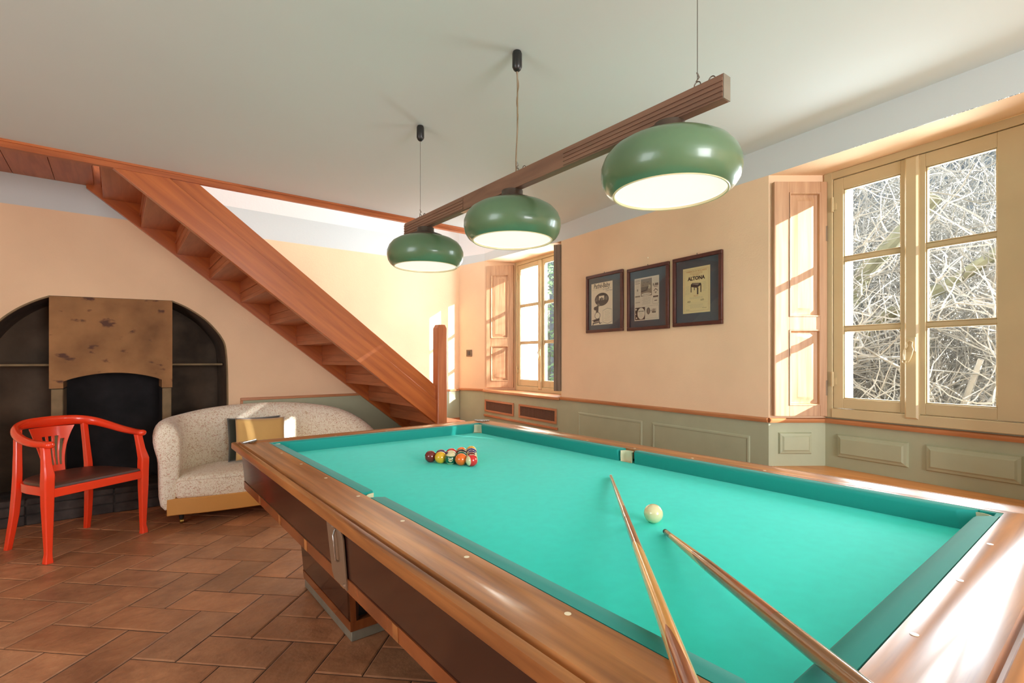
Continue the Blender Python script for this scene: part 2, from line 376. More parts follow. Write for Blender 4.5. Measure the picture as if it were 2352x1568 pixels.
def wall_back():
    mb = MB()
    # plaster with arched hole: strips left and right of the niche, above it fan
    pts = ARCH
    XL, XR = -3.2, 3.375
    mb.quad((XL, YB, 0), (pts[-1][0], YB, 0), (pts[-1][0], YB, .2), (XL, YB, .2), mi=0)
    mb.quad((pts[0][0], YB, 0), (XR, YB, 0), (XR, YB, .2), (pts[0][0], YB, .2), mi=0)
    top = 2.455
    for a, b in zip(pts[:-1], pts[1:]):
        if b[0] < a[0]-1e-6 or True:
            if a[1] > 1.1999 and b[1] > 1.1999 or (a[1] > 1.1799 and b[1] > 1.1799 and a[0] < 0):
                mb.quad((a[0], YB, a[1]), (a[0], YB, top), (b[0], YB, top), (b[0], YB, b[1]), mi=0)
    # side fields
    r = [p for p in pts if p[0] > 0 and p[1] <= 1.2001]; l = [p for p in pts if p[0] < 0 and p[1] <= 1.1801]
    for a, b in zip(r[:-1], r[1:]): mb.quad((a[0], YB, a[1]), (b[0], YB, b[1]), (XR, YB, b[1]), (XR, YB, a[1]), mi=0)
    mb.quad((r[-1][0], YB, r[-1][1]), (XR, YB, r[-1][1]), (XR, YB, top), (r[-1][0], YB, top), mi=0)
    for a, b in zip(l[:-1], l[1:]): mb.quad((a[0], YB, a[1]), (b[0], YB, b[1]), (XL, YB, b[1]), (XL, YB, a[1]), mi=0)
    mb.quad((l[0][0], YB, l[0][1]), (XL, YB, l[0][1]), (XL, YB, top), (l[0][0], YB, top), mi=0)
    # grey band and white stairwell wall above
    mb.quad((XL, YB, top), (XR+.02, YB, top), (XR+.02, YB, 2.705), (XL, YB, 2.735), mi=1)
    mb.quad((XL, YB, 2.735), (XR+.02, YB, 2.705), (XR+.02, YB, 4.6), (XL, YB, 4.6), mi=2)
    struct(mb.build('wall_back', ['plaster', 'band', 'white'], smooth=False))
wall_back()

def wall_right():
    mb = MB()
    # heights of the lower edge of the grey band along s
    def bz(s): 
        K = [(-4.8, 2.392), (0, 2.385), (2.0527, 2.405), (3.575, 2.472)]
        for (a, za), (b, zb) in zip(K[:-1], K[1:]):
            if s <= b: return za+(zb-za)*(s-a)/(b-a)
        return 2.472
    s0, sn, sf, sA = -4.9, -1.2875, 2.0527, 3.575
    # plaster: near part, pier with pictures
    for a, b in ((s0, sn), (0, sf)):
        mb.quad(WR(a, SILL), WR(b, SILL), WR(b, bz(b)), WR(a, bz(a)), mi=0)
        mb.quad(WR(a, 0), WR(b, 0), WR(b, SILL), WR(a, SILL), mi=3)
    # band all along
    S_ = [s0, sn, 0, sf, sA]
    for a, b in zip(S_[:-1], S_[1:]): mb.quad(WR(a, bz(a)), WR(b, bz(b)), WR(b, CEIL), WR(a, CEIL), mi=1)
    # stairwell part of the right wall above the ceiling
    mb.quad(WR(2.6, CEIL), WR(3.575, CEIL), WR(3.575, 4.6), WR(2.6, 4.6), mi=2)
    # wall below the far window
    mb.quad(WR(sf, 0), WR(sA, 0), WR(sA, SILL-.02), WR(sf, SILL-.02), mi=3)
    # chamfered corner
    a = (WA.x, WA.y); b = (C1.x, C1.y)
    mb.quad((*a, 0), (*b, 0), (*b, SILL), (*a, SILL), mi=3)
    mb.quad((*a, SILL), (*b, SILL), (*b, 2.452), (*a, 2.472), mi=0)
    mb.quad((*a, 2.472), (*b, 2.452), (*b, CEIL), (*a, CEIL), mi=1)
    mb.quad((*a, CEIL), (*b, CEIL), (*b, 4.6), (*a, 4.6), mi=2)
    # near window recess (splayed jambs, head), lower niche green
    q = (WQ.x, WQ.y); j = (J.x, J.y); k = (K2.x, K2.y); n = (NJ.x, NJ.y); zs = .632; zh = 2.385
    for u, v in ((q, j), (k, n)):
        mb.quad((*u, SILL), (*v, SILL), (*v, zh), (*u, zh), mi=0)
        mb.quad((*u, zs), (*v, zs), (*v, SILL), (*u, SILL), mi=3)
    mb.quad((*j, zs), (*k, zs), (*k, .93), (*j, .93), mi=3)
    mb.quad((*q, zh), (*j, zh), (*k, zh), (*n, zh), mi=4)
    mb.quad(WR(sn, 0), WR(0, 0), WR(0, zs), WR(sn, zs), mi=3)
    # far window recess
    A = (WA.x, WA.y); P = (WP.x, WP.y); K = (K1.x, K1.y); L = (L1.x, L1.y)
    mb.quad((*A, SILL-.02), (*K, SILL-.02), (*K, 2.425), (*A, 2.472), mi=0)
    mb.quad((*P, SILL-.02), (*L, SILL-.02), (*L, 2.405), (*P, 2.405), mi=0)
    mb.quad((*A, 2.472), (*K, 2.425), (*L, 2.405), (*P, 2.405), mi=4)
    # outer reveals beyond the window frames
    def outer(W, T_, zb, zt, dfar, dnear, flare):
        f0, f1 = W(0, zb, 0), W(0, zt, 0)
        fo = W(-.02, zb, -dfar), W(-.02, zt, -dfar)
        mb.quad(f0, fo[0], fo[1], f1, mi=2)
        no = W(T_+flare, zb, -dnear), W(T_+flare, zt, -dnear)
        mb.quad(W(T_, zb, 0), no[0], no[1], W(T_, zt, 0), mi=2)
        mb.quad(W(0, zb, 0), W(-.02, zb-.03, -dfar), W(T_+flare, zb-.03, -dnear), W(T_, zb, 0), mi=2)
        mb.quad(f1, fo[1], no[1], W(T_, zt, 0), mi=2)
        # outer wall face
        mb.quad(fo[0], fo[1], W(-.8, zt, -dfar), W(-.8, zb, -dfar), mi=2)
    outer(W2, .947, .93, 2.385, .36, .12, .03)
    outer(W1, 1.06, .90, 2.425, .36, .12, .03)
    struct(mb.build('wall_right', ['plaster', 'band', 'white', 'sage', 'plaster'], smooth=False))
wall_right()

def other_walls():
    mb = MB()
    xl = -3.0
    # left wall (out of view), its opening added for the side fill light
    mb.quad((xl, -3.2, 0), (xl, 5.34, 0), (xl, 5.34, .6), (xl, -3.2, .6)); mb.quad((xl, -3.2, 2.4), (xl, 5.34, 2.4), (xl, 5.34, CEIL), (xl, -3.2, CEIL))
    mb.quad((xl, -3.2, .6), (xl, -.7, .6), (xl, -.7, 2.4), (xl, -3.2, 2.4)); mb.quad((xl, 1.9, .6), (xl, 5.34, .6), (xl, 5.34, 2.4), (xl, 1.9, 2.4))
    struct(mb.build('wall_left', 'plaster', smooth=False))
    mb = MB(); yf = -3.3  # unseen front wall, its opening added for the rear fill light
    mb.quad((-3, yf, 0), (2.6, yf, 0), (2.6, yf, .6), (-3, yf, .6)); mb.quad((-3, yf, 2.75), (2.6, yf, 2.75), (2.6, yf, CEIL+.3), (-3, yf, CEIL+.3))
    mb.quad((-3, yf, .6), (-1.4, yf, .6), (-1.4, yf, CEIL), (-3, yf, CEIL)); mb.quad((1.8, yf, .6), (2.6, yf, .6), (2.6, yf, CEIL), (1.8, yf, CEIL))
    struct(mb.build('wall_front', 'plaster', smooth=False))
    mb = MB(); mb.box(-8, 3.2, -5.6, -5.3, -.7, 4.2); struct(mb.build('wall_sun_block', 'white', smooth=False))   # unseen wall added behind the camera to keep sun out of the rear opening
    mb = MB()
    mb.quad((-3.05, -3.35, CEIL), (2.55, -3.35, CEIL), WR(2.77, CEIL), (3.4, YO+.03, CEIL), (-3.05, YO+.03, CEIL))
    struct(mb.build('ceiling', 'ceil', smooth=False))
    mb = MB()   # edge of the upper floor and the stairwell shaft above
    mb.quad((-3.05, YO+.035, CEIL), (3.42, YO+.035, CEIL), (3.42, YO+.035, 4.6), (-3.05, YO+.035, 4.6))
    mb.quad((-1.3, YO, 2.84), (-1.3, YB, 2.84), (-1.3, YB, 4.6), (-1.3, YO, 4.6))
    struct(mb.build('wall_stairwell', 'white', smooth=False))
other_walls()

# wainscot on the back wall with its wood edging, chair rails
def mouldings():
    mb = MB()
    mb.box(.945, 3.37, YB-.012, YB+.01, 0, .887, 0)
    struct(mb.build('trim_1', 'sage', smooth=False))
    mb = MB()
    mb.box(.925, 3.372, YB-.026, YB-.001, .885, .911, 0)
    mb.box(.925, .947, YB-.022, YB-.001, 0, .886, 0)
    struct(mb.build('trim_2', 'chairrail', bevel=.004))
    mb = MB()   # rail along the right wall
    prof = [(0, -.022), (.016, -.02), (.022, -.008), (.022, .002), (.012, .008), (0, .008)]
    def sweep(pts, W=None):
        rings = []
        for i, (p, nrm) in enumerate(pts):
            rings.append([(p[0]+nrm[0]*o, p[1]+nrm[1]*o, SILL+z) for o, z in prof])
        mb.loft(rings)
    nr = (-NW.x, -NW.y)
    sweep([(WR(0, 0)[:2], nr), (WR(2.0527, 0)[:2], nr)])
    sweep([(WR(-4.8, 0)[:2], nr), (WR(-1.2875, 0)[:2], nr)])
    ch = (C1-WA).normalized(); cn = (-ch.y, ch.x); cn = (cn[0], cn[1]) if cn[0] < 0 else (-cn[0], -cn[1])
    mid = ((cn[0]+nr[0])/2, (cn[1]+nr[1])/2)
    sweep([((WA.x, WA.y), cn), ((C1.x, C1.y), (-.8, -.8))])
    # around the near window recess: jamb then below the window
    jn = Vector((WQ.x-J.x, WQ.y-J.y)).normalized(); jn2 = (-jn.y*-1, jn.x*-1)
    jn2 = (-abs(jn.y)*.9, -abs(jn.x)*.9) if False else (-(abs(jn.y)), -(abs(jn.x)))
    w2n = (-N2.x, -N2.y)
    corner = (w2n[0]+jn2[0]*.4, w2n[1]+jn2[1]*.6)
    sweep([((WQ.x, WQ.y), (-.7, -.8)), ((J.x, J.y), corner), ((K2.x, K2.y), (w2n[0], w2n[1]+.5)), ((NJ.x, NJ.y), (-.6, .8))])
    struct(mb.build('trim_3', 'chairrail', smooth=True))
mouldings()

def wall_panels():
    # raised rectangular panels of the painted wainscot
    mb = MB(); st = [(0, 0), (.006, .004), (.016, .005), (.024, .002), (.032, .0018)]
    R = [(0, .0), (.006, .013), (.018, .016), (.026, .022), (.034, .022)]
    jv = (WQ-J).normalized(); jn = Vector((-jv.y, jv.x)); jn = jn if jn.y < 0 else -jn
    def JB(a, b, h): p = J+jv*a+jn*h; return (p.x, p.y, b)
    mb.loops(JB, .085, .285, .705, .835, R)
    mb.loops(lambda a, b, h: W2(a, b, h), .07, .425, .70, .835, R)
    mb.loops(lambda a, b, h: W2(a, b, h), .50, .865, .70, .835, R)
    mb.loops(lambda a, b, h: WR(a, b, h), .12, .92, .18, .80, st)
    mb.loops(lambda a, b, h: WR(a, b, h), 1.02, 1.80, .18, .80, st)
    mb.loops(lambda a, b, h: WR(a, b, h), -1.2, -.66, .12, .54, st)
    mb.loops(lambda a, b, h: WR(a, b, h), -.58, -.06, .12, .54, st)
    struct(mb.build('trim_4', 'sage', smooth=False))
    mb = MB()   # wooden seat board in the near window recess
    pts = [WR(0, 0, .02)[:2], (J.x, J.y), (K2.x, K2.y), WR(-1.2875, 0, .02)[:2]]
    mb.prism(pts, I, .607, .634)
    tag(mb.build('window_seat', 'benchwood', bevel=.003), 'honey coloured wooden window seat board under the near window', 'window seat')
    mb = MB()   # sill board of the far window
    pts = [WR(3.575, 0, .03)[:2], (K1.x, K1.y), (L1.x, L1.y), WR(2.0527, 0, .03)[:2]]
    mb.prism(pts, I, .888, .916)
    tag(mb.build('window_sill', 'chairrail', bevel=.006), 'sunlit wooden sill board in front of the far window above the radiator grilles', 'window sill')
wall_panels()

# ------------------------------------------------------------------ windows and shutters
def window(idx, W, T_, g, zb, zt, zglass, frame_h, handle):
    root = thing('window_%d' % idx, 'x', 'window'); del root['label']; del root['category']; struct(root)
    z0, z1 = frame_h
    fr = MB(); fw = .05
    fr.box(0, fw, z0, z1, -.05, .018, T=lambda a, b, h: W(a, b, h)); fr.box(T_-fw, T_, z0, z1, -.05, .018, T=lambda a, b, h: W(a, b, h))
    fr.box(fw-.004, T_-fw+.004, z1-.045, z1, -.05, .018, T=lambda a, b, h: W(a, b, h)); fr.box(fw-.004, T_-fw+.004, z0, z0+.055, -.05, .024, T=lambda a, b, h: W(a, b, h))
    fr.build('frame', 'cream', root, bevel=.004)
    mid = (g[1]+g[2])/2
    for (a, b, x0, x1) in ((g[0], g[1], .052, mid-.001), (g[2], g[3], mid+.001, T_-.052)):
        s = MB(); Tn = lambda p, q, h: W(p, q, h)
        s.box(x0, a, z0+.058, z1-.048, -.035, .012, T=Tn); s.box(b, x1, z0+.058, z1-.048, -.035, .012, T=Tn)
        s.box(a-.001, b+.001, z0+.058, zb, -.035, .012, T=Tn); s.box(a-.001, b+.001, zt, z1-.048, -.035, .012, T=Tn)
        for k in (1, 2):
            z = zb+(zt-zb)*k/3; s.box(a-.001, b+.001, z-.012, z+.012, -.025, .004, T=Tn)
        # glazing bead
        for k in range(3):
            za, zc = zb+(zt-zb)*k/3+(.012 if k else 0), zb+(zt-zb)*(k+1)/3-(.012 if k < 2 else 0)
            s.box(a, a+.006, za, zc, -.018, .006, T=Tn); s.box(b-.006, b, za, zc, -.018, .006, T=Tn)
            s.box(a, b, za, za+.006, -.018, .006, T=Tn); s.box(a, b, zc-.006, zc, -.018, .006, T=Tn)
        so = s.build('sash', 'cream', root, bevel=.003)
        p = MB(); p.box(a-.003, b+.003, zb-.003, zt+.003, -.014, -.011, T=Tn); p.build('pane', 'glass', so, smooth=False)
        hx = x0 if x0 < .1 else x1
        for hz in (zb+.07, zt-.12):
            h = MB(); h.tube([W(hx, hz, .022), W(hx, hz+.085, .022)], .008, 10); h.box(min(hx, hx+(.02 if hx < .1 else -.02)), max(hx, hx+(.02 if hx < .1 else -.02)), hz+.01, hz+.05, .012, .02, T=Tn)
            h.build('hinge', 'cream', so)
    c = MB(); c.loops(lambda p, q, h: W(p, q, h), mid-.032, mid+.032, z0+.03, z1-.05, [(0, .010), (.002, .026), (.010, .034), (.016, .034)])
    c.build('cover_strip', 'cream', root)
    if handle:
        h = MB()
        cx, cz = mid, handle
        h.loops(lambda p, q, hh: W(p, q, hh), cx-.022, cx+.022, cz-.045, cz+.03, [(0, .033), (.001, .038), (.003, .039)])
        pts = []
        for k in range(25):
            a = -PI/2+2*PI*k/24; r = .020+.006*math.sin(a)
            pts.append(W(cx+.022*math.cos(a)*(.75 if math.sin(a) > 0 else 1), cz-.01+math.sin(a)*.02, .045))
        h.tube([W(cx-.004, cz+.012, .045), W(cx+.012, cz+.004, .047), W(cx+.010, cz-.016, .05), W(cx+.018, cz-.035, .055), W(cx+.014, cz-.06, .06), W(cx+.006, cz-.085, .06), W(cx-.004, cz-.10, .058)], .0028, 8)
        h.tube([W(cx-.004, cz+.012, .045), W(cx-.014, cz+.002, .047), W(cx-.008, cz-.016, .05), W(cx-.020, cz-.036, .055), W(cx-.022, cz-.06, .062), W(cx-.018, cz-.088, .066)], .0032, 8)
        ring = [W(cx-.018+.008*math.cos(a), cz-.097+.008*math.sin(a), .067) for a in [2*PI*k/16 for k in range(17)]]
        h.tube(ring, .003, 8, caps=False)
        h.build('handle', 'cream', root)
    return root
win2 = window(2, W2, .945, (.107, .392, .502, .777), 1.046, 2.267, None, (.93, 2.385), 1.36)
win1 = window(1, W1, 1.06, (.10, .465, .585, .95), 1.040, 2.335, None, (.915, 2.43), 1.36)

def shutter(T, x0, x1, z0, z1, thick, panels, root, mats, name='shutter'):
    s = MB()
    if not panels: s.box(x0, x1, z0, z1, 0, thick, T=T)
    else:
        a, b = panels[0][0], panels[0][1]; t0 = thick-.016
        s.box(x0, x1, z0, z1, 0, t0, T=T)
        s.box(x0, a, z0, z1, t0, thick, T=T); s.box(b, x1, z0, z1, t0, thick, T=T)
        zs = sorted([z0, z1]+[v for p in panels for v in p[2:4]])
        for k in range(0, len(zs), 2): s.box(a, b, zs[k], zs[k+1], t0, thick, T=T)
        for (a, b, c, d) in panels:
            s.loops(T, a, b, c, d, [(0, thick+.004), (.007, thick+.004), (.012, t0+.002), (.020, t0+.001), (.050, thick-.002), (.052, thick-.002)])
    return s.build(name, mats, root, bevel=.0015)
jv2 = (WQ-J).normalized(); jn2 = Vector((-jv2.y, jv2.x)); jn2 = jn2 if jn2.y < 0 else -jn2
def JB2(a, b, h): p = J+jv2*a+jn2*(h+.004); return (p.x, p.y, b)
sh = shutter(JB2, .010, .325, .936, 2.335, .030, [(.050, .235, 1.53, 2.27), (.050, .235, 1.0, 1.452)], win2, 'shutterwood')
for z in (1.06, 1.98):
    h = MB(); h.tube([JB2(.012, z, .026), JB2(.012, z+.09, .026)], .007, 8); h.build('hinge', 'steelgrey', sh)
jv1 = (WA-K1).normalized(); jn1 = Vector((-jv1.y, jv1.x)); jn1 = jn1 if jn1.y < 0 else -jn1
def JB1(a, b, h): p = K1+jv1*a+jn1*(h+.004); return (p.x, p.y, b)
L1v = (WA-K1).length
shutter(JB1, .03, L1v-.03, .945, 2.40, .030, [(.09, L1v-.09, 1.53, 2.29), (.09, L1v-.09, 1.02, 1.44)], win1, 'shutterwood')
kv1 = (WP-L1).normalized(); kn1 = Vector((-kv1.y, kv1.x)); kn1 = kn1 if kn1.y > 0 else -kn1
def KB1(a, b, h): p = L1+kv1*a+kn1*(h+.004); return (p.x, p.y, b)
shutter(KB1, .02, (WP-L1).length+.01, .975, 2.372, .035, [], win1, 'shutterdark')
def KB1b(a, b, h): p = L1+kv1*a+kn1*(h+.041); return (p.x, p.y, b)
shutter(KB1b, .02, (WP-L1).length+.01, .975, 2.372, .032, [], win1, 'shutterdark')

# ------------------------------------------------------------------ radiator grilles, switch
def grille(s0, s1, z0, z1, label):
    r = thing('radiator_grille', label, 'grille', WR((s0+s1)/2, z0, 0), 0, 'radiator grilles under the far window')
    inv = Vector(r.location)
    def T(a, b, h): p = WR(a, b, h); return (p[0]-inv.x, p[1]-inv.y, p[2]-inv.z)
    m = MB(); fw = .022
    m.box(s0, s1, z0, z0+fw, .001, .014, T=T); m.box(s0, s1, z1-fw, z1, .001, .014, T=T)
    m.box(s0, s0+fw, z0+fw, z1-fw, .001, .014, T=T); m.box(s1-fw, s1, z0+fw, z1-fw, .001, .014, T=T)
    m.build('frame', 'grille', r, bevel=.002)
    m = MB(); m.box(s0+fw, s1-fw, z0+fw, z1-fw, .001, .002, T=T, mi=1)
    n = 34
    for k in range(1, n): 
        x = s0+fw+(s1-s0-2*fw)*k/n; m.box(x-.0022, x+.0022, z0+fw, z1-fw, .002, .006, T=T, mi=0)
    for k in range(1, 12):
        z = z0+fw+(z1-z0-2*fw)*k/12; m.box(s0+fw, s1-fw, z-.0016, z+.0016, .002, .005, T=T, mi=0)
    m.build('mesh_panel', ['cane', 'blackmat'], r, smooth=False)
grille(2.90, 3.55, .655, .80, 'cane radiator grille in a wood frame, the one nearer the corner')
grille(2.12, 2.79, .655, .80, 'cane radiator grille in a wood frame, the one nearer the pictures')
m = MB()
for a, b in ((2.10, 3.57),):
    m.box(a, b, .598, .622, .001, .016, T=lambda p, q, h: WR(p, q, h))
    m.box(a, b-.0, .36, .385, .001, .016, T=lambda p, q, h: WR(p, q, h))
struct(m.build('trim_5', 'grille', bevel=.003))

cv = (C1-WA).normalized(); cn = Vector((-cv.y, cv.x)); cn = cn if cn.x < 0 else -cn
sp = Vector((3.425, 5.182)); 
sw = thing('light_switch', 'small square bronze light switch on the corner wall left of the far window', 'switch', (sp.x, sp.y, 1.356))
def TS(a, b, h): p = cv*a+cn*h; return (p.x, p.y, b)
m = MB(); m.box(-.042, .042, -.042, .042, .001, .009, T=TS); m.build('plate', 'switchm', sw, bevel=.003)
m = MB(); m.box(-.02, .02, -.024, .024, .008, .014, T=TS); m.build('button', 'switchc', sw, bevel=.003)

# ------------------------------------------------------------------ fireplace
def fireplace():
    r = thing('fireplace', 'old arched stone fireplace with stained sandstone hood and sooty black firebox', 'fireplace', (0, YB, 0))
    D = .46
    # niche: back, sides, with ledge
    m = MB(); P = ARCH
    ys = (0.0, D)
    m.loft([[(x, ys[0], z) for x, z in P], [(x*.97, ys[1], z-.02) for x, z in P]], caps=False, closed=False)
    m.add([(x*.97, D, z-.02) for x, z in P], [tuple(range(len(P)))])
    m.build('niche', 'nichem', r)
    m = MB()   # rim band of the arch
    rings = []
    for i, (x, z) in enumerate(P):
        dx, dz = (x, z-1.0); l = math.hypot(dx, dz)
        if z < 1.0: dx, dz, l = (1 if x > 0 else -1), 0, 1
        ux, uz = dx/l, dz/l
        rings.append([(x, -.004, z), (x, .03, z), (x-ux*.012, .03, z-uz*.012), (x-ux*.012, -.004, z-uz*.012)])
    R1 = [k for k, p in zip(rings, P) if p[0] > 0]; R2 = [k for k, p in zip(rings, P) if p[0] < 0]
    m.loft(R1); m.loft(R2); m.build('arch_edge', 'jamb', r)
    # hood with shallow arch cut
    arc = [(-.331+(.645)*k/14, 1.10+.066*math.sin(PI*k/14)**.8) for k in range(15)]
    poly = [(-.415, 1.776), (-.415, 1.045), (-.331, 1.045)]+arc+[(.314, 1.03), (.39, 1.03), (.39, 1.796)]
    m = MB(); m.prism(poly, lambda a, b, h: (a, h, b), .004, .40)
    m.build('hood', 'hood', r, smooth=False)
    for x0, x1, zt in ((-.405, -.333, 1.04), (.318, .386, 1.026)):
        m = MB(); m.box(x0, x1, .022, .40, .2, zt); m.build('jamb', 'jamb', r, bevel=.008)
    m = MB()   # firebox
    x0, x1 = -.334, .317
    m.quad((x0, .42, .2), (x1, .42, .2), (x1, .44, 1.3), (x0, .44, 1.3)); m.quad((x0, .03, .2), (x0, .42, .2), (x0, .44, 1.3), (x0, .03, 1.3))
    m.quad((x1, .03, .2), (x1, .42, .2), (x1, .44, 1.3), (x1, .03, 1.3)); m.quad((x0, .03, 1.3), (x1, .03, 1.3), (x1, .44, 1.3), (x0, .44, 1.3))
    m.build('firebox', 'soot', r, smooth=False)
    for x0, x1 in ((.392, .80), (-.84, -.417)):
        m = MB(); m.box(x0, x1, .14, D, 1.222, 1.24); m.build('ledge', 'jamb', r, bevel=.004)
    m = MB()
    rnd = random.Random(3)
    m.box(-.875, .832, .002, D, 0, .19)
    x = -.872
    while x < .80:
        wd = min(rnd.uniform(.12, .22), .83-x)
        for z0, z1 in ((0.0, .075), (.08, .15), (.155, .2)):
            o = rnd.uniform(-.006, .006)
            m.box(x+.004, x+wd-.004, -.012+o, .05, z0, z1)
        x += wd
    m.build('hearth', 'hearth', r, bevel=.008)
fireplace()

# ------------------------------------------------------------------ staircase
def stairs():
    r = thing('staircase', 'orange brown wooden staircase rising left along the back wall to the ceiling opening', 'staircase', (2.4, 4.7, 0))
    off = Vector(r.location)
    def T(a, b, h): return (a-off.x, h-off.y, b-off.z)
    XN = 2.36; Z0 = .676; K = .779
    def zl(x): return Z0+K*(XN-x)
    XT = -.04
    # outer string: lower thick board, upper thinner board
    m = MB(); m.prism([(XN+.02, zl(XN+.02)), (XN+.02, zl(XN+.02)+.222), (XT+.26, zl(XT+.26)+.222), (XT-.02, 2.56), (XT-.02, zl(XT))], T, YO+.002, YO+.05)
    m.build('outer_string', 'stair', r, bevel=.003)
    m = MB(); ztop = 2.57
    xt2 = XN-(ztop-.357-Z0)/K
    m.prism([(XN+.02, zl(XN+.02)+.222), (XN+.02, zl(XN+.02)+.357), (xt2, ztop), (XN-(ztop-.222-Z0)/K, ztop)], T, YO+.016, YO+.05)
    m.build('string_cap', 'stair', r, bevel=.003)
    m = MB(); m.prism([(XN+.55, zl(XN+.55)), (XN+.55, zl(XN+.55)+.3), (-.19, zl(-.19)+.3), (-.19, zl(-.19))], T, YB-.042, YB-.003)
    m.build('wall_string', 'stair', r, bevel=.003)
    z = .475; rise = .196
    for k in range(0, 12):
        zk = z+rise*k; xb = XN-(zk-.05-Z0)/K; xf = xb+.2516+.03
        if k == 0: xf = 2.80
        m = MB(); m.box(xb-.0, xf, YO+.045, YB-.04, zk-.035, zk, T=lambda a, b, c: (a-off.x, b-off.y, c)); m.build('tread', 'stairy', r, bevel=.004)
        m = MB(); m.box(xb, xb+.02, YO+.048, YB-.04, zk-.001, zk+rise-.034, T=lambda a, b, c: (a-off.x, b-off.y, c)); m.build('riser', 'stairy', r)
        m = MB(); m.box(xb-.012, xb+.0, YO+.05, YB-.042, zk+.055, zk+.067, T=lambda a, b, c: (a-off.x, b-off.y, c)); m.build('riser_batten', 'stairy', r)
    m = MB(); m.post([(2.41-off.x, 4.15-off.y, 0), (2.41-off.x, 4.15-off.y, 1.57), (2.41-off.x, 4.15-off.y, 1.605)], [(.05, .05), (.05, .05), (.032, .04)], ch=.12)
    m.build('newel_post', 'stairv', r, bevel=.002)
    # foot platform beside the newel
    m = MB(); m.box(2.42, 3.365, 4.25, YB-.02, .46, .50, T=lambda a, b, c: (a-off.x, b-off.y, c)); m.build('platform', 'stairy', r, bevel=.003)
    m = MB(); m.box(2.47, 3.36, 4.27, 4.30, 0, .46, T=lambda a, b, c: (a-off.x, b-off.y, c)); m.build('platform_front', 'stairy', r)
    m = MB(); m.box(2.9, 3.365, YB-.035, YB-.014, .50, .555, T=lambda a, b, c: (a-off.x, b-off.y, c)); m.build('skirting', 'stairv', r, bevel=.003)
    # landing at the top left: planked soffit
    n = 12
    m = MB()
    for k in range(n):
        a = -3.0+(2.86)*k/n; b = -3.0+2.86*(k+1)/n
        m.box(a+.002, b-.002, YO+.03, YB-.003, 2.69, 2.72, T=lambda a, b, c: (a-off.x, b-off.y, c))
    m.box(-3.0, -.14, YO+.03, YB-.003, 2.705, 2.82, T=lambda a, b, c: (a-off.x, b-off.y, c))
    m.build('landing', 'stairy', r)
stairs()
m = MB()
m.box(-3.0, 3.40, YO-.004, YO+.034, 2.512, 2.563); m.box(-3.0, 3.40, YO-.012, YO-.004, 2.545, 2.563)
struct(m.build('trim_6', 'stairx', bevel=.002))

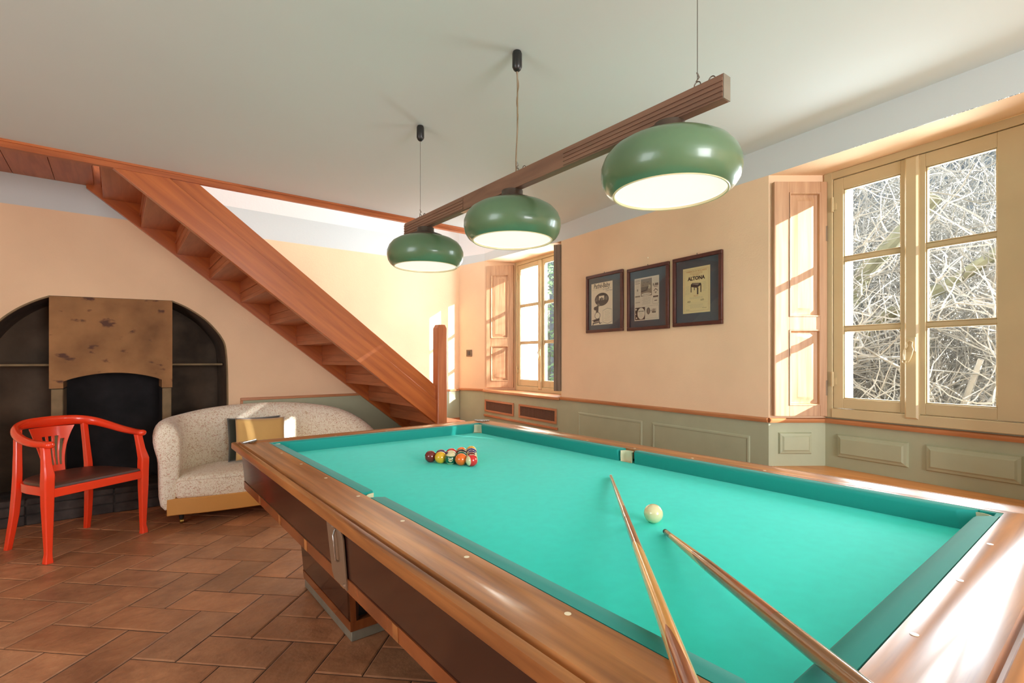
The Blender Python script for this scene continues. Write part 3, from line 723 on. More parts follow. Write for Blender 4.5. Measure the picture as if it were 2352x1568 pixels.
# ------------------------------------------------------------------ billiard table
TX0, TX1, TY0, TY1 = .633, 1.995, .25, 2.89
def table():
    r = thing('billiard_table', 'large billiard table with turquoise green cloth and glossy wooden rails', 'billiard table', ((TX0+TX1)/2, (TY0+TY1)/2, 0))
    cx, cy = r.location.x, r.location.y
    ax, ay = (TX1-TX0)/2, (TY1-TY0)/2
    # side frames: u along, o outwards from the cloth boundary
    def side(k):
        if k == 0: return lambda u, o, z: (-ax-o, u, z), ay      # left
        if k == 1: return lambda u, o, z: (ax+o, u, z), ay       # right
        if k == 2: return lambda u, o, z: (u, ay+o, z), ax       # far
        return lambda u, o, z: (u, -ay-o, z), ax                 # near
    bed = MB(); bed.box(-ax-.01, ax+.01, -ay-.01, ay+.01, .745, .772); bed.build('bed_cloth', 'cloth', r)
    prof = [(0, .8325), (.03, .8325), (.048, .8275), (.07, .8285), (.095, .8335), (.116, .8325), (.1215, .821), (.1265, .821), (.131, .8305), (.143, .8295), (.1485, .826), (.1495, .80), (.146, .7945), (.10, .79), (0, .786)]
    for k in range(4):
        T, L = side(k)
        m = MB(); m.loft([[T(-(L+o), o, z) for o, z in prof], [T(L+o, o, z) for o, z in prof]])
        m.build('rail', 'rail_y' if k < 2 else 'rail_x', r, angle=50)
        # sights
        n = 8 if k < 2 else 4
        for q in range(1, n):
            u = -L+.05+(2*L-.1)*q/n
            m = MB(); c = T(u, .022, .8328); m.lathe([(.0001, .0), (.0062, 0), (.0062, .0004), (.0001, .0006)], c, 14); m.build('sight', 'pearl', r)
    # cushions
    cp = [(-.003, .8322), (-.022, .8322), (-.044, .8315), (-.050, .827), (-.0505, .820), (-.042, .7725), (-.003, .7725)]
    def cushion(k, u0, u1, e0, e1):
        T, L = side(k); m = MB(); rings = []
        def st(e, o, q):   # jaw set-back at offset o
            w = -o
            if e == 'c': return .040+w*.95+q
            return .034+.012*(w/.05)**2+q
        N_ = 5
        ra = [[T(u0+st(e0, o, 0)+(0 if o > -.03 else .006), o*.97 if o < -.03 else o, z-.0015) for o, z in cp]]
        ra += [[T(u0+st(e0, o, .012), o, z) for o, z in cp]]
        rb = [[T(u1-st(e1, o, .012), o, z) for o, z in cp]]
        rb += [[T(u1-st(e1, o, 0)-(0 if o > -.03 else .006), o*.97 if o < -.03 else o, z-.0015) for o, z in cp]]
        m.loft(ra+rb); m.build('cushion', 'cloth_shaded', r, angle=40)
    for k in (0, 1):
        cushion(k, -ay, 0, 'c', 's'); cushion(k, 0, ay, 's', 'c')
    for k in (2, 3): cushion(k, -ax, ax, 'c', 'c')
    # pocket liners: cream leather half rounds
    def liner(c, ang, rad, span=1.0):
        m = MB(); n = 12; r1 = []; r2 = []; r3 = []
        for i in range(n+1):
            a = ang+(-.5+i/n)*PI*span
            x, y = math.cos(a), math.sin(a)
            r1.append((c[0]+x*rad, c[1]+y*rad, .773)); r2.append((c[0]+x*rad*1.05, c[1]+y*rad*1.05, .80)); r3.append((c[0]+x*rad, c[1]+y*rad, .8245))
        o1 = [(c[0]+(p[0]-c[0])*1.12, c[1]+(p[1]-c[1])*1.12, .825) for p in r3]
        m.loft([r1, r2, r3, o1], caps=False, closed=False); 
        m.add([(c[0], c[1], .7735)]+r1, [(0, i+1, i+2) for i in range(n)])
        m.build('pocket_liner', 'liner', r)
    liner((ax-.044, 0), 0, .033); liner((-ax+.044, 0), PI, .033)
    for sx, sy in ((1, 1), (1, -1), (-1, 1), (-1, -1)):
        liner((sx*(ax-.058), sy*(ay-.058)), math.atan2(sy, sx), .042, 1.15)
        m = MB()   # filler behind the corner pockets
        m.box(min(sx*(ax-.014), sx*ax), max(sx*(ax-.014), sx*ax), min(sy*(ay-.05), sy*ay), max(sy*(ay-.05), sy*ay), .78, .831)
        m.box(min(sx*(ax-.05), sx*ax), max(sx*(ax-.05), sx*ax), min(sy*(ay-.014), sy*ay), max(sy*(ay-.014), sy*ay), .78, .8312)
        m.build('corner_facing', 'cloth_shaded', r)
        # chased metal corner plate on the rail
        m = MB(); c0 = Vector((sx*(ax+.075), sy*(ay+.075)))
        dx = Vector((sx, sy)).normalized(); dy = Vector((-dx.y, dx.x))
        for i in range(7):
            a = -.045+.09*i/6; hw = .010; le = .030*(1-.55*abs(i-3)/3)
            p = c0+dy*a
            m.add([(p.x+dx.x*q*le+dy.x*s*hw*.55, p.y+dx.y*q*le+dy.y*s*hw*.55, .8335+(.004 if s == 0 else 0)) for q in (-1, 1) for s in (-1, 0, 1)],
                  [(0, 1, 4, 3), (1, 2, 5, 4)])
        m.tube([(c0.x+dy.x*a-dx.x*.0, c0.y+dy.y*a-dx.y*.0, .838) for a in (-.055, 0, .055)], .004, 8)
        m.build('corner_plate', 'chrome', r)
    # cabinet: tapering lacquered panels with veneer band
    for k in range(4):
        T, L = side(k)
        def ring(o, z): return o, z
        m = MB()
        o0, o1, z0, z1 = .108, .092, .79, .585
        A = [(o0, z0), (o1, z1), (o1-.03, z1), (o0-.03, z0)]
        m.loft([[T(-(L+o), o, z) for o, z in A], [T(L+o, o, z) for o, z in A]])
        m.build('cabinet_panel', 'lacquer', r, smooth=False)
        ob = o1+(o0-o1)*(.624-z1)/(z0-z1)
        A = [(ob+.003, .624), (o1+.004, .587), (o1+.004, .583), (o1-.02, .583), (ob-.02, .624)]
        m = MB(); m.loft([[T(-(L+o), o, z) for o, z in A], [T(L+o, o, z) for o, z in A]]); m.build('band', 'veneer', r, smooth=False)
        if k < 2:
            for q in (-.9, -.62, -.34, -.06, .22, .5, .78):
                A2 = [(ob+.0045, .6235), (o1+.0055, .5845), (o1+.002, .5845), (ob+.0, .6235)]
                m = MB(); m.loft([[T(q*L, o, z) for o, z in A2], [T(q*L+.03, o, z) for o, z in A2]]); m.build('inlay', 'rail_y', r, smooth=False)
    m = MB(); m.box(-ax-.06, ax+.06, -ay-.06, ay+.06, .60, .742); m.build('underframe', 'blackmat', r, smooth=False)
    # hook plates on the long and end sides
    def hook(k, u):
        T, L = side(k)
        o0, o1 = .108, .092
        def O(z): return o1+(o0-o1)*(z-.585)/(.205)
        m = MB(); pts = []
        wd = .072
        for a, b in ((-wd, .59), (-wd, .742), (-wd*.86, .76), (-wd*.5, .77), (wd, .772), (wd*.72, .61), (wd*.5, .59)): pts.append((a, b))
        v0 = [T(u+a, O(b)+.0035, b) for a, b in pts]; v1 = [T(u+a, O(b)+.0075, b) for a, b in pts]
        m.loft([v0, v1]); p = m.build('cue_rest_plate', 'steelgrey', r, smooth=False)
        h = MB(); h.tube([T(u-.012, O(.76)+.007, .762), T(u-.014, O(.755)+.012, .756), T(u-.02, O(.745)+.019, .744), T(u-.026, O(.73)+.020, .73), T(u-.026, O(.7)+.020, .70), T(u-.026, O(.672)+.019, .672), T(u-.022, O(.664)+.011, .664)], .003, 8)
        h.build('hook', 'chrome', p)
        for a, b in ((wd*.1, .765), (-wd*.8, .604)):
            h = MB(); h.lathe([(.0001, -.003), (.005, -.003), (.005, .003), (.0001, .003)], T(u+a, O(b)+.008, b), 8)
            h.build('screw', 'chrome', p)
    hook(0, -.04); hook(2, -.62); hook(1, -.04)
    # pedestals
    for y0, y1, s in ((.642, 1.352, 1), (-1.352, -.642, -1)):
        xa = cx-.829
        def box4(m, g0, z0, g1, z1):   # tapered box, outset g at each height
            m.loft([[(-xa-g0, y0-g0, z0), (xa+g0, y0-g0, z0), (xa+g0, y1+g0, z0), (-xa-g0, y1+g0, z0)], [(-xa-g1, y0-g1, z1), (xa+g1, y0-g1, z1), (xa+g1, y1+g1, z1), (-xa-g1, y1+g1, z1)]])
        m = MB(); box4(m, 0, 0.002, 0, .05); m.build('plinth', 'plinth', r, bevel=.004)
        m = MB(); box4(m, .004, .05, .008, .095); m.build('pedestal_band', 'veneer', r, smooth=False)
        m = MB()
        # body: side walls, recessed front
        g0, g1 = .0055, .042
        def P(x, y, z, g): return (x+(g if x > 0 else -g), y, z)
        for sx in (-1, 1):
            xo = sx*xa
            vs = [(xo+sx*g0, y0-g0, .095), (xo+sx*g0, y1+g0, .095), (xo-sx*.03, y1+g0, .095), (xo-sx*.03, y0-g0, .095)]
            vt = [(xo+sx*g1, y0-g1, .60), (xo+sx*g1, y1+g1, .60), (xo-sx*.03, y1+g1, .60), (xo-sx*.03, y0-g1, .60)]
            m = MB(); m.loft([vs, vt]); m.build('pedestal_side', 'lacquer', r, smooth=False)
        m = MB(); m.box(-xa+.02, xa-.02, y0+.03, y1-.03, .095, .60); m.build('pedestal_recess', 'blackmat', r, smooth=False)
        for sx in (-1, 1):
            m = MB(); m.loft([[(sx*xa+sx*g0+a, y0-g0-.002+b, .095) for a, b in ((-.013*(sx+1)/1, 0), (.013*(1-sx), 0), (.013*(1-sx), .03), (-.013*(sx+1), .03))],
                              [(sx*xa+sx*g1+a, y0-g1-.002+b, .60) for a, b in ((-.013*(sx+1)/1, 0), (.013*(1-sx), 0), (.013*(1-sx), .03), (-.013*(sx+1), .03))]])
            m.build('pedestal_stile', 'veneer', r, smooth=False)
table()

# ------------------------------------------------------------------ balls
BR = .0286; BZ = .772+BR
BALLC = {1: (232, 176, 36), 2: (38, 40, 110), 3: (214, 40, 40), 4: (72, 44, 92), 5: (240, 110, 28), 6: (26, 92, 66), 7: (116, 32, 30), 8: (18, 18, 18)}
BNAME = {1: 'yellow', 2: 'dark blue', 3: 'red', 4: 'purple', 5: 'orange', 6: 'dark green', 7: 'maroon', 8: 'black'}
CREAM = (226, 214, 166)
ballm = {}
def ball_mat(name, rgb, stripe):
    """ball paint in the ball's own space: body colour, cream caps for striped balls, cream number disc on both sides"""
    m, nt, b = new_mat(name); setp(b, rough=.08, coat=.6, coatr=.03); N = nt.nodes; L = nt.links
    tc = N.new('ShaderNodeTexCoord'); sp = N.new('ShaderNodeSeparateXYZ'); L.new(tc.outputs['Object'], sp.inputs[0])
    def mt(op, a, b_=None):
        n = N.new('ShaderNodeMath'); n.operation = op
        for i, v in enumerate((a, b_)):
            if v is None: continue
            if isinstance(v, (int, float)): n.inputs[i].default_value = v
            else: L.new(v, n.inputs[i])
        return n.outputs[0]
    d = mt('LESS_THAN', mt('SQRT', mt('ADD', mt('POWER', sp.outputs['Y'], 2.0), mt('POWER', sp.outputs['Z'], 2.0))), BR*.33)
    k = d
    if stripe: k = mt('MAXIMUM', d, mt('GREATER_THAN', mt('ABSOLUTE', sp.outputs['Z']), BR*.60))
    mx = N.new('ShaderNodeMix'); mx.data_type = 'RGBA'; L.new(k, mx.inputs[0]); mx.inputs[6].default_value = (*lin(rgb), 1); mx.inputs[7].default_value = (*lin(CREAM), 1)
    L.new(mx.outputs[2], b.inputs['Base Color']); return m
for k, c in BALLC.items():
    ballm[k] = ball_mat('ball_%s' % BNAME[k].replace(' ', '_'), c, False)
    if k < 8: ballm[k+8] = ball_mat('ball_striped_%s' % BNAME[k].replace(' ', '_'), c, True)
ballm['cream'] = plain('ball_cream', CREAM, .08, coat=.6, coatr=.03)
def ball(num, x, y, rot, label, group='racked pool balls'):
    m = MB(); n, k = 48, 32
    rings = []
    vs = [(0, 0, BR)]; 
    for i in range(1, k):
        t = PI*i/k
        for j in range(n): vs.append((BR*math.sin(t)*math.cos(2*PI*j/n), BR*math.sin(t)*math.sin(2*PI*j/n), BR*math.cos(t)))
    vs.append((0, 0, -BR)); fs = []
    for j in range(n): fs.append((0, 1+j, 1+(j+1) % n))
    for i in range(k-2):
        for j in range(n): a = 1+i*n+j; b = 1+i*n+(j+1) % n; fs.append((a, a+n, b+n, b))
    L0 = 1+(k-2)*n
    for j in range(n): fs.append((L0+j, len(vs)-1, L0+(j+1) % n))
    m.add(vs, fs)
    if num == 0:
        o = m.build('cue_ball', [ballm['cream']], loc=(x, y, BZ)); tag(o, label, 'ball'); return o
    base = num if num <= 8 else num-8
    o = m.build('pool_ball', [ballm[num]], loc=(x, y, BZ)); o.rotation_euler = rot
    tag(o, label, 'ball', group)
    t = MB()
    for sgn in (1, -1):
        vs2, fs2 = text_mesh(str(num), .013, bold=.0003)
        t.add([((BR**2-(a)**2-(b-.0045)**2)**.5*sgn*1.03, a*sgn, b-.0045) for a, b in vs2], fs2)
    t.build('number', 'ink', o)
    return o
rd = Vector((.451, -.8925)); rn = Vector((.8925, .451)); b1 = Vector((1.203, 2.161))
rack = [[7, 1, 14, 5, 11], [4, 10, 6, 15], [3, 8, 12], [13, 2], [9]]
hints = {7: 'at the left end of the front row', 1: 'second in the front row', 14: 'in the middle of the front row', 5: 'fourth in the front row', 11: 'at the right end of the front row',
         4: 'behind the yellow front ball', 10: 'in the second row behind the striped green ball', 6: 'between the orange ball and the black ball', 15: 'right behind the red striped ball',
         3: 'at the left end of the third row', 8: 'in the centre of the rack', 12: 'at the right end of the third row', 13: 'behind the black ball', 2: 'just in front of the apex ball', 9: 'at the apex of the rack farthest back'}
rr = random.Random(11)
Rv = Vector((.785, -.62, 0)); Cv = Vector((-.50, -.82, .22)); Uv = Vector((0, 0, 1))   # seen from the table's near corner
def orient(num_dir, pole):
    x = num_dir.normalized(); z = (pole-x*pole.dot(x)).normalized(); y = z.cross(x)
    return Matrix((x, y, z)).transposed().to_euler()
special = {14: (Cv-Uv*.35-Rv*.05, Uv+Cv*.75), 7: (-Rv+Cv*.25-Uv*.2, Uv), 1: (Uv+Rv*.25-Cv*.1, Rv), 5: (Rv+Uv*.1, Uv), 11: (Uv, -Rv*.9+Cv*.6),
           4: (Rv, Uv), 10: (Rv-Uv*.2, Uv*.8+Rv*.3), 6: (Rv, Cv), 15: (-Cv-Uv*.3, Rv+Uv*.2), 3: (Rv, Cv), 8: (Rv, Cv), 12: (-Cv-Uv*.3, Rv*.9-Uv*.1), 13: (-Cv-Uv*.3, Rv+Uv*.25), 2: (Rv, Cv), 9: (-Cv-Uv*.3, Rv+Uv*.1)}
for k, row in enumerate(rack):
    for j, nmb in enumerate(row):
        p = b1+rd*(j+.5*k)*.0573+rn*k*.0497
        rot = orient(*special[nmb])
        base = nmb if nmb <= 8 else nmb-8
        lab = ('cream ball with %s stripe ' if nmb > 8 else 'solid %s pool ball ') % BNAME[base]
        ball(nmb, p.x, p.y, rot, lab+hints[nmb])
ball(0, 1.291, .934, None, 'single cream white cue ball lying near the two cues')

# ------------------------------------------------------------------ cues
def cue(p0, p1, length, label, seed, flip):
    a = Vector(p0); b = Vector(p1); d = (b-a).normalized()
    r = thing('billiard_cue', label, 'cue', tuple(a), 0, 'cues lying on the table')
    q = d.to_track_quat('X', 'Z'); r.rotation_euler = q.to_euler()
    def rad(x): return (.0066+(.0145-.0066)*(x/length)) if not flip else .0068+.0055*min(1, x/.32)+.0040*(x/length)
    def seg(name, x0, x1, mat, n=12, grow=0):
        m = MB(); xs = [x0+(x1-x0)*i/n for i in range(n+1)]
        m.tube([(x, 0, 0) for x in xs], [rad(x)+grow for x in xs], 20); return m.build(name, mat, r)
    return r, seg, rad
def splice(r, rad, x0, x1, mat, ang, name='splice', grow=.0003):
    # pointed inlay wrapping part of the shaft, tip at x0
    m = MB(); n = 16; rings = []
    for i in range(n+1):
        t = i/n; x = x0+(x1-x0)*t; half = 1.25*math.sqrt(max(t, .0005))
        rings.append([(x, math.cos(ang+half*(-1+2*k/8))*(rad(x)+grow), math.sin(ang+half*(-1+2*k/8))*(rad(x)+grow)) for k in range(9)])
    m.loft(rings, caps=False, closed=False); return m.build(name, mat, r)
M['cueash'] = wood('cue_pale_wood', (206, 142, 70), (232, 176, 98), (1, 12, 12), scale=3, rough=.18, coat=.6, coatr=.06)
M['cuebrown'] = wood('cue_brown_wood', (130, 66, 36), (170, 96, 52), (1, 12, 12), scale=3, rough=.18, coat=.6, coatr=.06)
M['cuepale'] = wood('cue_shaft_wood', (190, 140, 100), (214, 170, 130), (1, 12, 12), scale=3, rough=.2, coat=.6, coatr=.08)
M['cuedark'] = wood('cue_dark_wood', (118, 78, 46), (152, 106, 66), (1, 12, 12), scale=3, rough=.18, coat=.6, coatr=.06)
r, seg, rad = cue((1.642, 1.402, .7795), (.574, .3625, .8575), 1.62, 'two-tone cue with a pale middle pointing at the side pocket, left one', 1, 0)
seg('tip', 0, .012, 'tip', 2); seg('shaft', .012, .70, 'cuepale', 14); seg('middle', .70, .99, 'cuebrown', 8, .0001); seg('butt', .99, 1.62, 'cueash', 14, .0001)
splice(r, rad, .56, .7005, 'cuebrown', 1.2); splice(r, rad, .56, .7005, 'cuebrown', -2.0)
splice(r, rad, .93, .991, 'cueash', 2.3); splice(r, rad, .93, .991, 'cueash', -.8)
splice(r, rad, 1.36, 1.62, 'cuebrown', 2.0); splice(r, rad, 1.36, 1.62, 'cuedark', -.9)
r, seg, rad = cue((1.234, .853, .7795), (.769, .2745, .8565), 1.30, 'brown spliced cue with a thick shaft starting beside the cream ball, right one', 2, 1)
seg('tip', 0, .012, 'darkfoot', 2); seg('shaft', .012, .06, 'cuedark', 4); seg('middle', .06, .34, 'cueash', 8); seg('butt', .34, 1.30, 'cuedark', 16)
splice(r, rad, .05, .20, 'cuedark', -.4); splice(r, rad, .24, .3405, 'cuedark', 2.2); splice(r, rad, .24, .3405, 'cuedark', -.6); splice(r, rad, .30, .62, 'cuebrown', 1.2)

# ------------------------------------------------------------------ lamp over the table
def lamp():
    ax = 1.314
    r = thing('billiard_lamp', 'hanging billiard lamp, three green enamel shades under a long wooden beam', 'lamp', (ax, 1.66, 1.98))
    off = Vector(r.location)
    y0, y1 = .712, 2.632
    def T(a, b, c): return (a-off.x, b-off.y, c-off.z)
    m = MB(); m.box(ax-.018, ax+.018, y0, y1, 1.984, 2.052, T=T)
    m.build('beam', 'beam', r, bevel=.002)
    m = MB(); m.box(ax-.0175, ax+.0175, y0-.0015, y0+.001, 1.9845, 2.0515, T=T); m.build('end_grain', 'plinth', r)
    for a, b in ((y0, y0+.62), (y1-.62, y1)):     # fluting on the beam sides
        for s in (-1, 1):
            m = MB(); q = ax+s*.018
            m.box(min(q, q+s*.0012), max(q, q+s*.0012), a+.001, b, 1.987, 2.049, T=T)
            for z in (1.9935, 2.0075, 2.0215, 2.0355): m.box(min(q+s*.001, q+s*.004), max(q+s*.001, q+s*.004), a+.001, b, z-.0045, z+.0045, T=T)
            m.build('fluting', 'beam', r, smooth=False)
    m = MB(); m.box(ax-.012, ax+.012, 1.62, 2.05, 1.9815, 1.9845, T=T); m.build('underside_strip', 'chrome', r)
    prof = [(.163, 1.777), (.1665, 1.773), (.173, 1.776), (.187, 1.787), (.199, 1.806), (.2045, 1.832), (.2035, 1.856), (.194, 1.881), (.176, 1.903), (.147, 1.921), (.11, 1.932), (.07, 1.937)]
    for y in (.893, 1.66, 2.415):
        m = MB(); m.lathe([(a, z-off.z) for a, z in prof], (0, y-off.y, 0), 64)
        s = m.build('lamp_shade', 'enamel', r, angle=60)
        m = MB(); m.lathe([(.0001, 1.782-off.z), (.161, 1.781-off.z), (.1635, 1.779-off.z)], (0, y-off.y, 0), 64); m.build('diffuser', 'diffuser', s)
        m = MB(); m.lathe([(.1628, 1.7795-off.z), (.1635, 1.7728-off.z), (.1675, 1.7718-off.z), (.1695, 1.7745-off.z)], (0, y-off.y, 0), 64); m.build('rim', 'rimcream', s)
        m = MB(); m.lathe([(.098, 1.9335-off.z), (.094, 1.943-off.z), (.07, 1.952-off.z), (.05, 1.957-off.z), (.045, 1.97-off.z), (.045, 1.9845-off.z), (.0001, 1.985-off.z)], (0, y-off.y, 0), 32); m.build('cap', 'capbrown', s)
    # suspension
    for y, kind in ((.80, 'wire'), (1.627, 'cable'), (2.475, 'wire')):
        m = MB(); zc = CEIL
        m.lathe([(.0001, zc-.001-off.z), (.017, zc-.002-off.z), (.0205, zc-.012-off.z), (.0205, zc-.066-off.z), (.015, zc-.078-off.z), (.008, zc-.084-off.z), (.0001, zc-.085-off.z)], (0, y-off.y, 0), 24)
        m.build('ceiling_cup', 'blackplastic', r)
        if kind == 'wire':
            m = MB(); m.tube([T(ax, y, 2.478), T(ax, y, 2.075)], .0011, 6); m.build('wire', 'wire', r)
        else:
            pts = []
            for i in range(40):
                t = i/39; z = 2.478-(2.478-2.06)*t
                pts.append(T(ax+.010*math.sin(t*9)*math.exp(-1.5*t)+.005*math.sin(t*6.1), y+.014*math.sin(t*PI*2.6)*(1-t*.6), z))
            m = MB(); m.tube(pts, .0032, 8)
            m.tube([T(p[0]+off.x+.005*math.sin(i*.5), p[1]+off.y+.006*math.cos(i*.45), p[2]+off.z) for i, p in enumerate(pts)], .0018, 6)
            m.build('cable', 'cablem', r)
        m = MB(); ring = [T(ax, y+.010*math.cos(a), 2.062+.010*math.sin(a)) for a in [2*PI*k/16 for k in range(17)]]
        m.tube(ring, .0018, 6, caps=False)
        m.tube([T(ax-.003, y+.002, 2.072), T(ax+.004, y-.003, 2.085), T(ax-.003, y, 2.098)], .0022, 6)
        ring = [T(ax, y-.045+.010*math.cos(a), 2.058+.010*math.sin(a)) for a in [PI*k/10 for k in range(11)]]
        m.tube(ring, .0018, 6)
        m.build('hook', 'wire', r)
lamp()

# ------------------------------------------------------------------ red armchair
def chair():
    wv = Vector((.815, .579)); fv = Vector((.579, -.815))
    c = Vector((-.226, 4.62))
    r = thing('armchair', 'glossy red wooden armchair with brown leather seat and slatted fan back', 'chair', (c.x+.004, c.y+.004, 0), math.atan2(wv.y, wv.x)-.04)
    # local x = right seen from the front of the photo, local -y = towards the viewer (front)
    for s in (-1, 1):
        x = s*.295
        m = MB(); m.post([(x, -.245, 0), (x, -.244, .03), (x*.99, -.242, .06), (x, -.24, .36), (x, -.24, .50), (x*1.0, -.243, .55), (x*.985, -.222, .62), (x*.97, -.205, .70), (x*.97, -.20, .722)],
                         [.0215, .019, .0165, .026, .028, .028, .022, .020, .021]); m.build('front_leg', 'red', r, sub=0)
        xb = s*.215
        m = MB(); m.post([(s*.236, .275, 0), (s*.231, .255, .10), (s*.222, .232, .24), (s*.216, .222, .38), (s*.212, .22, .50), (s*.205, .232, .65), (s*.198, .245, .805)],
                         [(.016, .018), (.018, .02), (.02, .022), (.021, .023), (.02, .022), (.018, .019), (.018, .018)]); m.build('rear_leg', 'red', r)
    # seat frame
    def dshape(wd, fy, by, n=14, inset=0):
        pts = [(-wd, fy), (wd, fy)]
        for i in range(n+1):
            a = PI*i/n; ca, sa = math.cos(a), math.sin(a)
            pts.append((math.copysign(abs(ca)**.62, ca)*wd*.985, fy+.16+sa**.75*(by-fy-.16)))
        return pts
    o = dshape(.283, -.262, .240); i_ = dshape(.255, -.235, .21)
    m = MB(); n = len(o)
    m.add([(a, b, .405) for a, b in o]+[(a, b, .46) for a, b in o]+[(a, b, .46) for a, b in i_]+[(a, b, .405) for a, b in i_],
          [(k*n+i, k*n+(i+1) % n, ((k+1) % 4)*n+(i+1) % n, ((k+1) % 4)*n+i) for k in range(4) for i in range(n)])
    m.build('seat_frame', 'red', r, bevel=.004)
    m = MB(); P = dshape(.270, -.250, .226)
    cxm, cym = 0, -.02
    rings = []
    for sc, z in ((.985, .452), (1.0, .462), (.985, .474), (.93, .483), (.8, .489), (.5, .492), (.05, .493)):
        rings.append([(cxm+(a-cxm)*sc, cym+(b-cym)*sc, z) for a, b in P])
    m.loft(rings); m.build('seat', 'brownleather', r)
    # arm and back rail
    half = [(0, .285, .832), (.09, .278, .832), (.17, .25, .828), (.235, .195, .812), (.275, .11, .785), (.296, .0, .757), (.300, -.11, .742), (.290, -.20, .738), (.282, -.262, .737)]
    path = [(-x, y, z) for x, y, z in half[::-1]]+half[1:]
    # smooth
    def cr(P, m_=4):
        out = []; V = [Vector(p) for p in P]
        for i in range(len(V)-1):
            p0, p1, p2, p3 = V[max(i-1, 0)], V[i], V[i+1], V[min(i+2, len(V)-1)]
            for k in range(m_):
                t = k/m_; out.append(.5*((2*p1)+(-p0+p2)*t+(2*p0-5*p1+4*p2-p3)*t*t+(-p0+3*p1-3*p2+p3)*t**3))
        out.append(V[-1]); return out
    pp = cr(path); N_ = len(pp); ra = []; rz = []
    for i in range(N_):
        t = abs(2*i/(N_-1)-1); ra.append(.018+.012*t if t < .96 else .026); rz.append(.040-.018*min(1, t*1.25))
    ra[0] = ra[-1] = .016; rz[0] = rz[-1] = .014
    m = MB(); m.tube([tuple(p) for p in pp], ra, 14, rz); m.build('arm_rail', 'red', r, angle=60)
    # slotted splat
    m = MB(); cols = 11; rows = 12
    def wd(v): return .062+.074*v**1.8
    def pos(u, v, d):
        x = u*wd(v); z = .47+.325*v; y = .216+.062*v-.25*x*x/.13+.012*math.sin(v*PI)+d
        return (x, y, z)
    us = [-1, -.80, -.66, -.46, -.32, -.10, .10, .32, .46, .66, .80, 1]
    us = [-1.0, -.82, -.68, -.48, -.34, -.10, .10, .34, .48, .68, .82, 1.0]
    us = [-1.0, -.80, -.57, -.46, -.25, -.10, .10, .25, .46, .57, .80, 1.0]
    vsn = [0, .08, .16, .25, .35, .45, .55, .65, .72, .79, .88, 1.0]
    keep = lambda ci, ri: not (ci % 2 == 1 and 2 <= ri < (8 if ci in (1, 9) else 9))
    idx = {}
    V = []; F = []
    for d in (0, .011):
        for ri, v in enumerate(vsn):
            for ci, u in enumerate(us): idx[(d, ri, ci)] = len(V); V.append(pos(u, v, d))
    cells = [(ri, ci) for ri in range(len(vsn)-1) for ci in range(len(us)-1) if keep(ci, ri)]
    cs = set(cells)
    for ri, ci in cells:
        F.append([idx[(0, ri, ci)], idx[(0, ri, ci+1)], idx[(0, ri+1, ci+1)], idx[(0, ri+1, ci)]])
        F.append([idx[(.011, ri, ci)], idx[(.011, ri+1, ci)], idx[(.011, ri+1, ci+1)], idx[(.011, ri, ci+1)]])
        for (dr, dc, a, b) in ((-1, 0, (ri, ci), (ri, ci+1)), (1, 0, (ri+1, ci), (ri+1, ci+1)), (0, -1, (ri, ci), (ri+1, ci)), (0, 1, (ri, ci+1), (ri+1, ci+1))):
            if (ri+dr, ci+dc) not in cs: F.append([idx[(0, *a)], idx[(0, *b)], idx[(.011, *b)], idx[(.011, *a)]])
    m.add(V, [tuple(f) for f in F]); m.build('splat', 'red', r, bevel=.002)
chair()

